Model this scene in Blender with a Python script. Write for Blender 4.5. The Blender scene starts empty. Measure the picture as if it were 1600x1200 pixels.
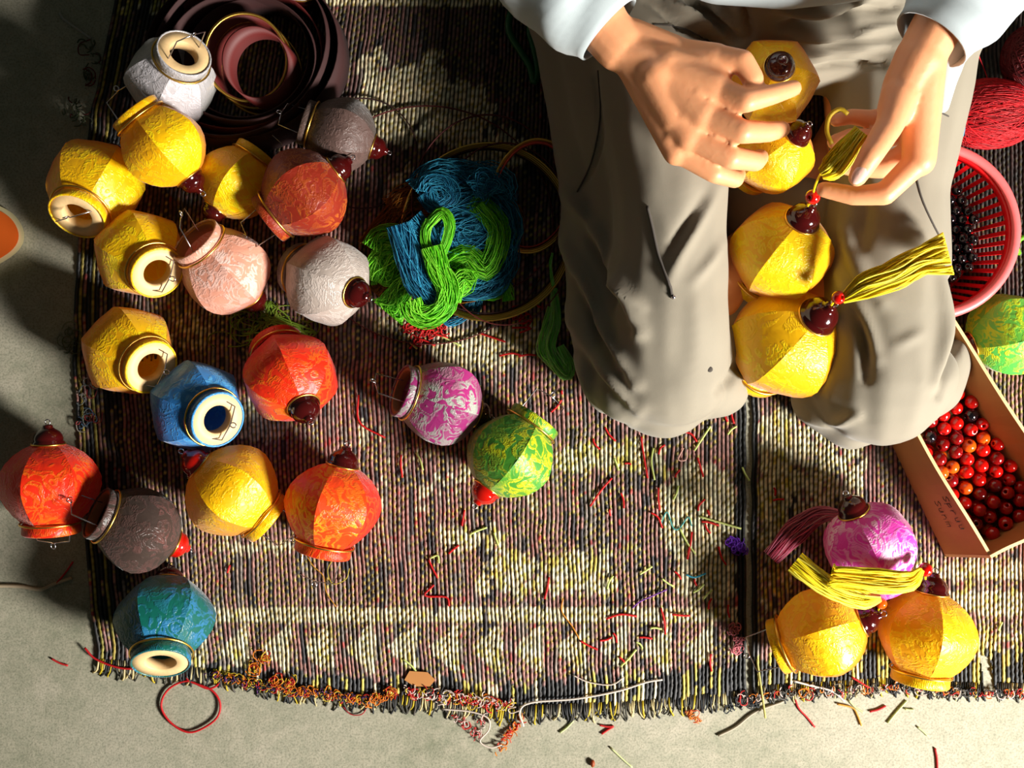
import bpy, math, random
import numpy as np
from mathutils import Vector, Matrix
from mathutils.bvhtree import BVHTree
rnd = random.Random(7)
nr = np.random.RandomState(7)
PI = math.pi
C = bpy.context.scene.collection
SC = bpy.context.scene
# ------------------------------------------------------------------ camera, light, exposure
H = 1.3                      # camera height; the frame covers 1.2 m x 0.9 m of floor
S0 = 1.2 / 1600
cam = bpy.data.objects.new('camera', bpy.data.cameras.new('camera'))
cam.data.sensor_width = 36; cam.data.lens = 36 * H / 1.2
cam.location = (0, 0, H); cam.data.clip_start = 0.02
C.objects.link(cam); SC.camera = cam
w = bpy.data.worlds.new('world'); SC.world = w; w.use_nodes = True
bg = w.node_tree.nodes['Background']
bg.inputs[0].default_value = (0.76, 0.86, 0.72, 1); bg.inputs[1].default_value = 0.042
def area(name, loc, target, sx, sy, power, col):
    l = bpy.data.lights.new(name, 'AREA'); l.shape = 'RECTANGLE'; l.size = sx; l.size_y = sy
    l.energy = power; l.color = col
    o = bpy.data.objects.new(name, l); o.location = loc
    o.rotation_euler = (Vector(target) - Vector(loc)).to_track_quat('-Z', 'Y').to_euler()
    C.objects.link(o); return o
area('doorway_daylight', (1.92, -1.25, 1.32), (0.0, 0.0, 0), 0.50, 0.50, 210, (1.0, 0.96, 0.89))
SC.view_settings.view_transform = 'Standard'; SC.view_settings.look = 'None'
SC.view_settings.exposure = 0.0; SC.view_settings.gamma = 1.0; SC.view_settings.use_curve_mapping = False

# ------------------------------------------------------------------ helpers
def sc(z): return S0 * (H - z) / H
def P(px, py, z=0.0):
    s = sc(z); return Vector(((px - 800) * s, (600 - py) * s, z))
def lin(c):
    return tuple(((v / 255) / 12.92 if v / 255 <= .04045 else ((v / 255 + .055) / 1.055) ** 2.4) for v in c[:3])
def tag(o, label=None, cat=None, group=None, kind=None):
    for k, v in (('label', label), ('category', cat), ('group', group), ('kind', kind)):
        if v: o[k] = v
    return o
def empty(name, loc=(0, 0, 0), label=None, cat=None, group=None):
    o = bpy.data.objects.new(name, None); o.location = loc; o.empty_display_size = .02
    C.objects.link(o); return tag(o, label, cat, group)
def link(name, me, parent=None, mats=None, world=True):
    o = bpy.data.objects.new(name, me); C.objects.link(o)
    if parent is not None:
        o.parent = parent
        if world: o.matrix_parent_inverse = parent.matrix_basis.inverted()
    return o
def crom(pts, n):
    p = np.array([tuple(q) for q in pts], float)
    if len(p) < 3:
        t = np.linspace(0, 1, n)[:, None]; return p[0] * (1 - t) + p[-1] * t
    p = np.vstack([2 * p[0] - p[1], p, 2 * p[-1] - p[-2]])
    m = len(p) - 3; out = []
    for k in range(n):
        f = k / (n - 1) * m; i = min(int(f), m - 1); t = f - i
        a, b, c, d = p[i], p[i + 1], p[i + 2], p[i + 3]
        out.append(.5 * ((2 * b) + (c - a) * t + (2 * a - 5 * b + 4 * c - d) * t * t + (3 * b - a - 3 * c + d) * t ** 3))
    return np.array(out)
class MB:
    """collects geometry (verts, faces, colours) for ONE mesh object"""
    def __init__(s): s.v = []; s.f = []; s.c = []; s.mi = []
    def add(s, vs, fs, col=(1, 1, 1), mi=0):
        b = len(s.v); s.v.extend([tuple(map(float, q)) for q in vs])
        s.f.extend([tuple(i + b for i in f) for f in fs]); s.c.extend([col] * len(vs)); s.mi.extend([mi] * len(fs))
    def tube(s, pts, r, n=4, closed=False, col=(1, 1, 1), cap=True, mi=0):
        p = np.asarray([tuple(q) for q in pts], float); m = len(p)
        if closed: t = np.roll(p, -1, 0) - np.roll(p, 1, 0)
        else:
            t = np.gradient(p, axis=0)
        t /= (np.linalg.norm(t, axis=1)[:, None] + 1e-12)
        rr = np.full(m, r) if np.isscalar(r) else np.asarray(r, float)
        ref = np.array([0, 0, 1.]) if abs(t[0][2]) < .9 else np.array([1., 0, 0])
        u = np.cross(t[0], ref); u /= np.linalg.norm(u) + 1e-12
        vs = []
        for i in range(m):
            u = u - t[i] * np.dot(u, t[i]); u /= (np.linalg.norm(u) + 1e-12); w_ = np.cross(t[i], u)
            for k in range(n):
                a = 2 * PI * k / n; vs.append(p[i] + rr[i] * (math.cos(a) * u + math.sin(a) * w_))
        fs = []
        for i in range(m if closed else m - 1):
            j = (i + 1) % m
            for k in range(n):
                k2 = (k + 1) % n; fs.append((i * n + k, i * n + k2, j * n + k2, j * n + k))
        if cap and not closed: fs += [tuple(range(n))[::-1], tuple(range((m - 1) * n, m * n))]
        s.add(vs, fs, col, mi)
    def lathe(s, prof, n=24, a0=0, a1=2 * PI, col=(1, 1, 1), mi=0, close=False, fn=None):
        full = abs(a1 - a0 - 2 * PI) < 1e-6; m = n if full else n + 1; vs = []
        for (r, z) in prof:
            for k in range(m):
                a = a0 + (a1 - a0) * k / n
                rr = fn(r, z, a) if fn else r
                vs.append((rr * math.cos(a), rr * math.sin(a), z))
        fs = []; L = len(prof)
        for i in range(L if close else L - 1):
            j = (i + 1) % L
            for k in range(n):
                k2 = (k + 1) % m; fs.append((i * m + k, i * m + k2, j * m + k2, j * m + k))
        s.add(vs, fs, col, mi)
    def ball(s, c, r, n=10, m=7, col=(1, 1, 1), sc_=(1, 1, 1), mi=0):
        vs = [(c[0] + r * sc_[0] * math.sin(PI * i / m) * math.cos(2 * PI * k / n), c[1] + r * sc_[1] * math.sin(PI * i / m) * math.sin(2 * PI * k / n), c[2] + r * sc_[2] * math.cos(PI * i / m)) for i in range(m + 1) for k in range(n)]
        fs = [(i * n + k, (i + 1) * n + k, (i + 1) * n + (k + 1) % n, i * n + (k + 1) % n) for i in range(m) for k in range(n)]
        s.add(vs, fs, col, mi)
    def box(s, c, d, M=None, col=(1, 1, 1), mi=0):
        vs = [Vector((x * d[0] / 2, y * d[1] / 2, z * d[2] / 2)) for x in (-1, 1) for y in (-1, 1) for z in (-1, 1)]
        vs = [(M @ q if M else q) + Vector(c) for q in vs]
        s.add(vs, [(0, 1, 3, 2), (4, 6, 7, 5), (0, 4, 5, 1), (2, 3, 7, 6), (0, 2, 6, 4), (1, 5, 7, 3)], col, mi)
    def mesh(s, name, mats, smooth=True, color=False):
        me = bpy.data.meshes.new(name); me.from_pydata(s.v, [], s.f)
        for m_ in (mats if isinstance(mats, (list, tuple)) else [mats]): me.materials.append(m_)
        if len(set(s.mi)) > 1: me.polygons.foreach_set('material_index', s.mi)
        if smooth: me.polygons.foreach_set('use_smooth', [True] * len(s.f))
        if color:
            ca = me.color_attributes.new('Col', 'FLOAT_COLOR', 'POINT')
            ca.data.foreach_set('color', np.hstack([np.array(s.c, float), np.ones((len(s.c), 1))]).ravel())
        me.update(); return me
    def build(s, name, mats, parent=None, smooth=True, color=False, world=True):
        return link(name, s.mesh(name, mats, smooth, color), parent, world=world)
def pix(pts, z=0.0):      # pixel polyline to points; items (x, y) or (x, y, z)
    return [P(q[0], q[1], q[2] if len(q) > 2 else z) for q in pts]

# ------------------------------------------------------------------ materials
MATS = {}
class NT:
    def __init__(s, name):
        s.m = bpy.data.materials.new(name); s.m.use_nodes = True; s.t = s.m.node_tree; s.b = s.t.nodes['Principled BSDF']; MATS[name] = s.m
    def n(s, typ, **kw):
        nd = s.t.nodes.new(typ)
        for k, v in kw.items():
            if k in nd.inputs.keys(): nd.inputs[k].default_value = v
            else: setattr(nd, k, v)
        return nd
    def l(s, a, b): s.t.links.new(a, b)
    def ramp(s, src, stops, interp='LINEAR'):
        r = s.n('ShaderNodeValToRGB'); cr = r.color_ramp; cr.interpolation = interp
        while len(cr.elements) < len(stops): cr.elements.new(.5)
        for e, (p, c) in zip(cr.elements, stops): e.position = p; e.color = (*c, 1)
        s.l(src, r.inputs[0]); return r.outputs[0]
    def noise(s, scale, detail=3, dist=0.0, coord='Object', rough=.5):
        tc = s.n('ShaderNodeTexCoord'); nz = s.n('ShaderNodeTexNoise')
        nz.inputs['Scale'].default_value = scale; nz.inputs['Detail'].default_value = detail; nz.inputs['Distortion'].default_value = dist; nz.inputs['Roughness'].default_value = rough
        s.l(tc.outputs[coord], nz.inputs['Vector']); return nz.outputs[0]
    def mix(s, f, a, b):
        m = s.n('ShaderNodeMix', data_type='RGBA')
        for sock, v in ((m.inputs[0], f), (m.inputs[6], a), (m.inputs[7], b)):
            if hasattr(v, 'is_output') or isinstance(v, bpy.types.NodeSocket): s.l(v, sock)
            else: sock.default_value = v if isinstance(v, float) else (*v, 1)
        return m.outputs[2]
    def bump(s, src, strength=.3, dist=.001, prev=None):
        b = s.n('ShaderNodeBump'); b.inputs['Strength'].default_value = strength; b.inputs['Distance'].default_value = dist
        s.l(src, b.inputs['Height'])
        if prev is not None: s.l(prev, b.inputs['Normal'])
        return b.outputs[0]
    def set(s, **kw):
        for k, v in kw.items():
            k = k.replace('_', ' ')
            if isinstance(v, bpy.types.NodeSocket): s.l(v, s.b.inputs[k])
            else: s.b.inputs[k].default_value = (*v, 1) if isinstance(v, tuple) and k != 'Subsurface Radius' else v
        return s
def plain(name, rgb, rough=.5, metal=0.0, var=.12, scale=60, bump=.0, **kw):
    t = NT(name); c = lin(rgb); nz = t.noise(scale, 3)
    a = tuple(v * (1 - var) for v in c); b = tuple(min(1, v * (1 + var)) for v in c)
    t.set(Base_Color=t.mix(nz, a, b), Roughness=rough, Metallic=metal)
    if bump: t.set(Normal=t.bump(nz, bump, .001))
    t.set(**kw); return t.m
def fabric(name, main, pat, graze, strength=.55, rough=.42, trans=.18, pv=.3):
    """shot silk brocade: two-colour woven figure, a colour that shifts with the view as shot silk does"""
    t = NT(name)
    tc = t.n('ShaderNodeTexCoord'); oi = t.n('ShaderNodeObjectInfo')
    cm = t.n('ShaderNodeVectorMath', operation='MULTIPLY_ADD')
    cb = t.n('ShaderNodeCombineXYZ'); t.l(oi.outputs['Random'], cb.inputs[2])
    t.l(cb.outputs[0], cm.inputs[0]); cm.inputs[1].default_value = (9, 9, 9); t.l(tc.outputs['Object'], cm.inputs[2])
    def nz(scale, detail, dist):
        q = t.n('ShaderNodeTexNoise'); q.inputs['Scale'].default_value = scale; q.inputs['Detail'].default_value = detail; q.inputs['Distortion'].default_value = dist
        t.l(cm.outputs[0], q.inputs['Vector']); return q.outputs[0]
    fig = nz(2.6, 1.5, 2.2)
    mask = t.ramp(fig, [(.44, (0, 0, 0)), (.49, (1, 1, 1)), (.60, (1, 1, 1)), (.63, (.15, .15, .15))])
    big = nz(1.1, 1, .5)
    sm = t.ramp(big, [(.42, (.25, .25, .25)), (.55, (1, 1, 1))])
    mm = t.n('ShaderNodeMath', operation='MULTIPLY'); t.l(mask, mm.inputs[0]); t.l(sm, mm.inputs[1])
    m2 = t.n('ShaderNodeMath', operation='MULTIPLY'); t.l(mm.outputs[0], m2.inputs[0]); m2.inputs[1].default_value = strength
    c1 = t.mix(m2.outputs[0], lin(main), lin(pat))
    lw = t.n('ShaderNodeLayerWeight'); lw.inputs[0].default_value = .35
    f = t.ramp(lw.outputs['Facing'], [(.40, (0, 0, 0)), (.95, (1, 1, 1))])
    c2 = t.mix(f, c1, lin(graze))
    pr_ = t.ramp(oi.outputs['Random'], [(.45, (0, 0, 0)), (.60, (pv, pv, pv))]); c2 = t.mix(pr_, c2, lin(graze))
    wv = t.n('ShaderNodeTexWave', wave_type='BANDS'); wv.inputs['Scale'].default_value = 9; wv.inputs['Distortion'].default_value = 9; wv.inputs['Detail'].default_value = 2; wv.inputs['Detail Scale'].default_value = 1.2
    t.l(cm.outputs[0], wv.inputs['Vector'])
    b1 = t.bump(mask, .12, .0016)
    wm = t.n('ShaderNodeMath', operation='MULTIPLY'); t.l(wv.outputs[0], wm.inputs[0]); t.l(mask, wm.inputs[1])
    b2 = t.bump(wm.outputs[0], .3, .0011, b1)
    b3 = t.bump(nz(3.0, 3, .6), .35, .004, b2)
    t.set(Base_Color=c2, Roughness=rough, Normal=b3, Sheen_Weight=.25, Sheen_Roughness=.4)
    tr = t.n('ShaderNodeBsdfTranslucent'); t.l(c2, tr.inputs[0]); t.l(b3, tr.inputs[1])
    ms = t.n('ShaderNodeMixShader'); ms.inputs[0].default_value = trans
    t.l(t.b.outputs[0], ms.inputs[1]); t.l(tr.outputs[0], ms.inputs[2])
    t.l(ms.outputs[0], t.t.nodes['Material Output'].inputs[0]); return t.m
F = {
 'yellow': fabric('yellow_silk', (252, 198, 0), (255, 226, 10), (236, 130, 0), 1.0, .38, .25, .25),
 'orange': fabric('orange_shot_silk', (252, 78, 8), (255, 186, 16), (226, 12, 2), 1.0, .42, .2, .75),
 'rust': fabric('rust_shot_silk', (150, 36, 6), (196, 96, 12), (110, 14, 4), .9, .5, .2, .5),
 'white': fabric('white_silk', (190, 184, 188), (226, 220, 228), (172, 172, 165), .6, .36),
 'pink': fabric('salmon_silk', (236, 166, 140), (248, 212, 200), (196, 130, 112), .9, .35),
 'pearl': fabric('pearl_silk', (184, 170, 160), (208, 196, 188), (176, 160, 150), .7, .36),
 'mauve': fabric('mauve_silk', (88, 66, 60), (106, 80, 74), (66, 58, 50), .6, .5, .1),
 'brown': fabric('dark_brown_silk', (62, 48, 42), (104, 66, 62), (40, 46, 38), .9, .4, .05),
 'blue': fabric('blue_silk', (48, 138, 212), (90, 180, 235), (18, 76, 168), .7, .36, .1),
 'teal': fabric('teal_shot_silk', (2, 96, 84), (44, 120, 170), (0, 60, 84), .9, .38, .08),
 'purple': fabric('magenta_grey_shot_silk', (176, 48, 122), (176, 178, 168), (84, 16, 64), 1.3, .36, .1, .5),
 'green': fabric('green_yellow_shot_silk', (22, 156, 50), (214, 222, 20), (120, 120, 4), 1.0, .42, .15, .3),
 'lime': fabric('lime_yellow_silk', (90, 200, 80), (220, 226, 30), (150, 190, 20), 1.0, .42, .2),
 'magenta': fabric('magenta_white_silk', (232, 60, 196), (255, 235, 252), (226, 40, 130), 1.0, .42, .2),
}
M_gold = plain('gold_trim', (240, 192, 90), .32, 1.0, .05)
M_wire = plain('steel_wire', (205, 200, 208), .25, 1.0, .05)
M_wood = plain('pale_turned_wood', (226, 190, 136), .55, 0, .12, 9)
M_inner = plain('brown_inner_wall', (150, 92, 50), .7, 0, .2, 9)
M_fin = plain('lacquered_maroon_wood', (60, 8, 8), .12, 0, .2, 6, Coat_Weight=.6)
M_fin2 = plain('lacquered_red_wood', (178, 18, 8), .12, 0, .1, 6, Coat_Weight=.6)
M_red = plain('red_glossy_bead', (190, 14, 8), .1, 0, .1, 200, Coat_Weight=.8)
M_dred = plain('dark_red_glossy_bead', (120, 8, 8), .1, 0, .1, 200, Coat_Weight=.8)
M_orange = plain('orange_glossy_bead', (226, 84, 14), .12, 0, .1, 200, Coat_Weight=.8)
M_black = plain('black_glossy_bead', (14, 10, 14), .08, 0, .1, 200, Coat_Weight=.8)
M_card = plain('brown_cardboard', (176, 118, 62), .85, 0, .12, 30, .15)
M_cardedge = plain('cardboard_edge', (222, 186, 132), .9, 0, .1, 300)
M_ink = plain('ink', (38, 34, 30), .8)
M_basket = plain('red_plastic', (222, 12, 20), .32, 0, .06, 20)
M_rim = plain('pink_plastic_rim', (246, 108, 108), .35, 0, .06, 20)
M_maroon = plain('maroon_band', (90, 20, 18), .6, 0, .15, 40)
M_dmar = plain('dark_maroon_band', (48, 13, 12), .8, 0, .2, 30)
M_redband = plain('coral_band', (232, 80, 62), .5, 0, .1, 40)
M_greenpl = plain('dark_green_plastic', (22, 92, 46), .4)
M_cloth = plain('pale_cloth', (208, 204, 180), .8, 0, .1, 60, .2)
t = NT('thread'); ca = t.n('ShaderNodeVertexColor'); ca.layer_name = 'Col'
t.set(Base_Color=ca.outputs[0], Roughness=.6); M_thread = t.m
tr = t.n('ShaderNodeBsdfTranslucent'); t.l(ca.outputs[0], tr.inputs[0]); ms = t.n('ShaderNodeMixShader'); ms.inputs[0].default_value = .35
t.l(t.b.outputs[0], ms.inputs[1]); t.l(tr.outputs[0], ms.inputs[2]); t.l(ms.outputs[0], t.t.nodes['Material Output'].inputs[0])
t = NT('woven_straw'); ca = t.n('ShaderNodeVertexColor'); ca.layer_name = 'Col'
fz = t.noise(1500, 2); fr = t.ramp(fz, [(.25, (.62, .62, .62)), (.75, (1.35, 1.35, 1.35))])
mx = t.n('ShaderNodeMix', data_type='RGBA'); mx.blend_type = 'MULTIPLY'; mx.inputs[0].default_value = .8
t.l(ca.outputs[0], mx.inputs[6]); t.l(fr, mx.inputs[7])
t.set(Base_Color=mx.outputs[2], Roughness=.65); M_straw = t.m
t = NT('concrete'); n1 = t.noise(3.2, 6, .3, rough=.6); n2 = t.noise(60, 6, 0, rough=.75); n3 = t.noise(420, 3); n4 = t.noise(16, 4, .5)
c = t.ramp(n1, [(.32, lin((120, 122, 100))), (.5, lin((148, 146, 126))), (.7, lin((164, 158, 142)))])
c = t.mix(t.ramp(n2, [(.35, (.0, .0, .0)), (.75, (.5, .5, .5))]), c, lin((196, 184, 164)))
c = t.mix(t.ramp(n4, [(.60, (0, 0, 0)), (.72, (.45, .45, .45))]), c, lin((186, 176, 158)))
c = t.mix(t.ramp(n3, [(.3, (.5, .5, .5)), (.55, (0, 0, 0))]), c, lin((88, 92, 74)))
t.set(Base_Color=c, Roughness=.8, Normal=t.bump(n2, .35, .002, t.bump(n3, .25, .0006))); M_conc = t.m
t = NT('skin'); n1 = t.noise(26, 3); n2 = t.noise(500, 3); n3 = t.noise(90, 2, 1)
c = t.mix(n1, lin((224, 150, 104)), lin((232, 166, 120)))
t.set(Base_Color=c, Roughness=.48, Subsurface_Weight=.25, Subsurface_Radius=(1, .35, .2), Subsurface_Scale=.006, Normal=t.bump(n2, .12, .0006, t.bump(n3, .12, .0015))); M_skin = t.m
M_nail = plain('fingernail', (246, 196, 180), .2, 0, .04, 50)
def cloth(name, rgb, bumpw=.25):
    t = NT(name); c_ = lin(rgb); n_ = t.noise(1400, 2); n2_ = t.noise(18, 4)
    c2 = t.mix(n2_, tuple(v * .92 for v in c_), tuple(v * 1.06 for v in c_))
    t.set(Base_Color=c2, Roughness=.85, Sheen_Weight=.15, Normal=t.bump(n_, bumpw, .0004, t.bump(n2_, .2, .004))); return t.m
M_pants = cloth('khaki_grey_cotton', (136, 128, 112)); M_shirt = cloth('pale_grey_blue_cotton', (164, 174, 177)); M_seam = plain('seam_thread', (74, 68, 62), .9)
M_hair = plain('black_hair', (22, 18, 16), .4, 0, .3, 200, .5); M_eye = plain('eye_dark', (40, 26, 20), .2); M_lip = plain('lip', (190, 100, 90), .5)

# ------------------------------------------------------------------ numpy value noise
GR = nr.rand(256, 256)
def vnoise(x, y):
    xi = np.floor(x).astype(int); yi = np.floor(y).astype(int); fx = x - xi; fy = y - yi
    fx = fx * fx * (3 - 2 * fx); fy = fy * fy * (3 - 2 * fy)
    g = lambda a, b: GR[a % 256, b % 256]
    return (g(xi, yi) * (1 - fx) + g(xi + 1, yi) * fx) * (1 - fy) + (g(xi, yi + 1) * (1 - fx) + g(xi + 1, yi + 1) * fx) * fy

# ------------------------------------------------------------------ floor
b = MB(); N = 2
b.add([(-3, -3, 0), (3, -3, 0), (3, 3, 0), (-3, 3, 0), (-3, -3, -.05), (3, -3, -.05), (3, 3, -.05), (-3, 3, -.05)],
      [(0, 1, 2, 3), (4, 7, 6, 5), (0, 4, 5, 1), (1, 5, 6, 2), (2, 6, 7, 3), (3, 7, 4, 0)])
tag(b.build('floor', M_conc, smooth=False), 'grey green mottled concrete floor', kind='structure')

# ------------------------------------------------------------------ woven mats
LX = ([-260, 0, 200, 400, 600, 800, 1000, 1060], [198, 180, 140, 120, 113, 126, 142, 150])
BX = ([100, 145, 240, 344, 406, 484, 562, 656, 782, 872, 1009, 1078, 1147, 1200, 1300, 1400, 1500, 1620, 1900], [1036, 1040, 1048, 1058, 1074, 1084, 1096, 1098, 1116, 1112, 1106, 1098, 1092, 1082, 1076, 1070, 1078, 1080, 1080])
def el(X, Y, cx, cy, rx, ry): return ((X - cx) / rx) ** 2 + ((Y - cy) / ry) ** 2
def motif(X, Y):
    """cream figures woven into the mat: strength 0..1 for cream, 0..1 for yellow"""
    jx = X + (vnoise(X / 9, Y / 14) - .5) * 22; jy = Y + (vnoise(X / 6 + 40, Y / 25) - .5) * 26
    cr = np.zeros_like(X); ye = np.zeros_like(X)
    def E(cx, cy, rx, ry, s=1., y=.0):
        m = (el(jx, jy, cx, cy, rx, ry) < 1); cr[m] = np.maximum(cr[m], s); ye[m] = np.maximum(ye[m], y)
    def R(x0, x1, y0, y1, s=1., y=0., j=True):
        a, c_ = (jx, jy) if j else (X, Y)
        m = (a > x0) & (a < x1) & (c_ > y0) & (c_ < y1); cr[m] = np.maximum(cr[m], s); ye[m] = np.maximum(ye[m], y)
    R(870, 1045, 706, 736, 1, .35); R(905, 1030, 690, 706, .7, .3)
    E(1092, 800, 66, 78); E(1110, 900, 60, 40, .8); E(745, 545, 85, 30, 1, .1); E(820, 530, 60, 26, .8, .4)
    E(400, 660, 60, 28, .8); R(340, 450, 842, 862, .9, .2); R(690, 800, 826, 858, .8, .25); R(560, 600, 660, 700, .5)
    R(750, 965, 902, 930, 1, .4); E(800, 880, 40, 22, .8, .4); E(900, 884, 60, 20, .7, .4)
    m = (np.abs(el(jx, jy, 745, 800, 90, 62) - 1) < .16) & (Y < 800); cr[m] = .8
    m = (np.abs(el(jx, jy, 650, 790, 60, 90) - 1) < .13) & (Y < 830); cr[m] = .45
    E(640, 150, 70, 50, .75); E(710, 175, 60, 50, .8); R(560, 600, 80, 200, .6); R(660, 690, 85, 190, .75); R(575, 770, 190, 222, .7); E(770, 235, 60, 30, .8, .1); E(640, 290, 40, 30, .45)
    R(430, 860, -30, 9, .75, .2, False); E(300, 520, 40, 26, .5); E(330, 470, 50, 20, .4); R(180, 330, 0, 22, .6, .5, False)
    E(960, 860, 30, 14, .5, .5); R(590, 690, 500, 520, .6)
    # hem bands
    m = (Y > 950) & (Y < 972) & (X < 1165) & (X > 300); cr[m] = .85; ye[m] = .15
    hx, hy = X + (jx - X) * .3, Y + (jy - Y) * .3
    for k in range(-2, 30):
        x0 = 342 + 66 * k + 0 * k
        if x0 > 1150: break
        m = (hx > x0) & (hx < x0 + 46) & (hy > 1012 - (hx - x0) * .85) & (hy < 1014); cr[m] = 1; ye[m] = .12
        m = (hx > x0 + 4) & (hx < x0 + 46) & (hy >= 1014) & (hy < 1020 + (hx - x0 - 4) * .9) & (hy < 1052); cr[m] = .95; ye[m] = .3
    # right mat
    R(1185, 1235, 640, 860, .95, .3); E(1290, 740, 60, 80, .6); R(1195, 1430, 640, 700, .55); R(1430, 1640, 880, 960, .75, .25); R(1190, 1230, 860, 960, .5, .5); R(1340, 1700, 985, 1040, .55, .5)
    m = (Y > 905) & (Y < 925) & (X > 1400); cr[m] *= .35
    return cr, ye
def mat(label, x_of, ncol, y0, flip, edge, pitch):
    root = empty('woven_mat', P(700 if not flip else 1400, 600), label, 'mat', 'woven straw mats')
    K = 4; nx = ncol * K; rows = 330
    I = np.arange(nx); J = np.arange(rows + 1)
    fx = (I // K + np.array([.06, .3, .7, .94])[I % K]) / ncol
    GX, GJ = np.meshgrid(fx, J / rows)
    Yp = y0 + (1090 - y0) * GJ
    Lx, Rx = x_of(Yp); X = Lx + (Rx - Lx) * GX
    X = X + (vnoise(X * 0 + GJ * 40, X / 30) - .5) * 3
    bot = np.interp(X, *BX) + (GR[(np.floor(GX * ncol)).astype(int) % 256, 3] - .5) * 14
    Y = y0 + (bot - y0) * GJ
    rib = np.floor(GX * ncol).astype(int)
    sub = np.broadcast_to(I % K, GX.shape)
    top = (sub == 1) | (sub == 2)
    stitch = ((Y / 12.0 + (rib % 2) * .5) % 1.0)
    pinch = np.exp(-((stitch - .5) / .13) ** 2)
    z = np.where(top, .0042, .0012) - np.where(top, pinch * .0022, 0)
    z = z + (vnoise(X / 120, Y / 90) - .3) * .003 + (GR[rib % 256, 9] - .5) * .001
    z[-6:, :] *= np.linspace(1, .4, 6)[:, None]
    cr, ye = motif(X, Y)
    # straw colours
    rv = GR[rib % 256, (rib // 256 + 17) % 256]; al = vnoise(rib * 3.7, Y / 34); al2 = vnoise(rib * 7.1 + 9, Y / 12)
    base = np.zeros(X.shape + (3,))
    A = np.array
    mau = A(lin((162, 116, 108))); gre = A(lin((142, 126, 116))); drk = A(lin((66, 58, 60))); crm = A(lin((236, 222, 184))); yel = A(lin((206, 186, 84))); blk = A(lin((44, 44, 46))); redc = A(lin((176, 70, 64)))
    k = (rv * .5 + al * .6)[..., None]
    base[:] = mau
    seg = np.floor(Y / 12.0 + (rib % 2) * .5).astype(int); sv = GR[seg % 256, (rib * 7 + 3) % 256][..., None]; sv2 = GR[(seg * 3 + 5) % 256, (rib * 5 + 1) % 256][..., None]
    base = np.where(k > .74, gre, base); base = np.where(k < .38, drk, base)
    base = np.where(((al2 > .86) & (al > .5))[..., None], redc, base)
    ck = (cr > .2 + .55 * al2) & (rv + al * .6 > .18)
    base = np.where(ck[..., None], crm * (.72 + .45 * al2[..., None]), base)
    yk = (ye > al2 * .95) & (cr > 0) & (al > .4)
    base = np.where(yk[..., None], yel, base); cov = ck | yk
    # dark yellow-flecked hem below the last band, striped like the photo
    hem = np.clip((Y - (bot - np.interp(X, [300, 700, 1100], [30, 52, 66]))) / 18, 0, 1) * (1 if not flip else 1)
    hy = (rv > .72) & (al2 > .3)
    hc = np.where(hy[..., None], yel, np.where((rv < .13)[..., None], crm, blk * (.8 + .9 * al2[..., None])))
    hemk = hem > al * .8 + .12
    base = np.where(hemk[..., None], hc, base)
    sk = (stitch > .40) & (stitch < .62) & (GR[(np.floor(Y / 12)).astype(int) % 256, rib % 256] > .22)
    base = np.where((sk & ~hemk)[..., None], A(lin((186, 164, 84))) * (.7 + .5 * al2[..., None]), base)
    if edge:   # dark selvedge ribs, with the shadow at the mats' joint painted in
        for (a, c_) in edge:
            e = (X > a + (al2 - .5) * 10) & (X < c_)
            base = np.where(e[..., None], blk * .35, base)
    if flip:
        e = (X > 1470 - (al2 - .5) * 30) & (Y < 470 + al * 60); base = np.where(e[..., None], base * .22, base)  # painted shade: straw darkened in the right mat's upper right part
    e = (Y < 330 + (al - .5) * 60) & (cr < .4); base = np.where(e[..., None], base * .45, base)  # shade over the top of the mats, put into the straw colour
    if not flip:
        dl = X - Lx; e = (dl < 60) & (al < .55)
        base = np.where(e[..., None], blk * .9, base); e = (dl < 34) & (rv > .72)
        base = np.where(e[..., None], yel * .55, base)
    base = base * np.where(hemk[..., None], .85 + .3 * sv, .62 + .65 * sv) * (1 + (sv2 - .5) * np.array([.18, -.04, -.2]))
    base = base * np.where(((stitch > .86) | (stitch < .08))[..., None] & ~hemk[..., None], .55, 1)
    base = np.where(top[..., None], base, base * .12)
    s = S0 * (H - z) / H
    co = np.stack([(X - 800) * s, (600 - Y) * s, z], -1).reshape(-1, 3)
    nv = len(co); idx = np.arange(nv).reshape(rows + 1, nx)
    q = np.stack([idx[1:, :-1], idx[1:, 1:], idx[:-1, 1:], idx[:-1, :-1]], -1).reshape(-1, 4)
    if flip:   # the torn gap in the right mat's hem
        cc = co[q].mean(1); pxx = cc[:, 0] / S0 + 800; pyy = 600 - cc[:, 1] / S0
        keep = ~((np.abs(pxx - (1541 + (pyy - 1050) * .12)) < 9 - (1080 - pyy) * .03) & (pyy > 1024)); q = q[keep]
    me = bpy.data.meshes.new('weave'); me.vertices.add(nv); me.vertices.foreach_set('co', co.ravel())
    me.loops.add(len(q) * 4); me.loops.foreach_set('vertex_index', q.ravel().astype(np.int32))
    me.polygons.add(len(q)); me.polygons.foreach_set('loop_start', np.arange(0, len(q) * 4, 4, dtype=np.int32))
    try: me.polygons.foreach_set('loop_total', np.full(len(q), 4, dtype=np.int32))
    except Exception: pass
    me.update(calc_edges=True); me.validate()
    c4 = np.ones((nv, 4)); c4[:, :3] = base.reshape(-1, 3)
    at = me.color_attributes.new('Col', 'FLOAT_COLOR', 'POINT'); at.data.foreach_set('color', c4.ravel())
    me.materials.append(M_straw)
    o = link('weave', me, root); o['kind'] = 'stuff'
    # fringe: frayed straw ends
    f = MB()
    xs = np.arange(x_of(np.array(1090.))[0] + 4, x_of(np.array(1090.))[1] - 2, 3.4)
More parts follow.
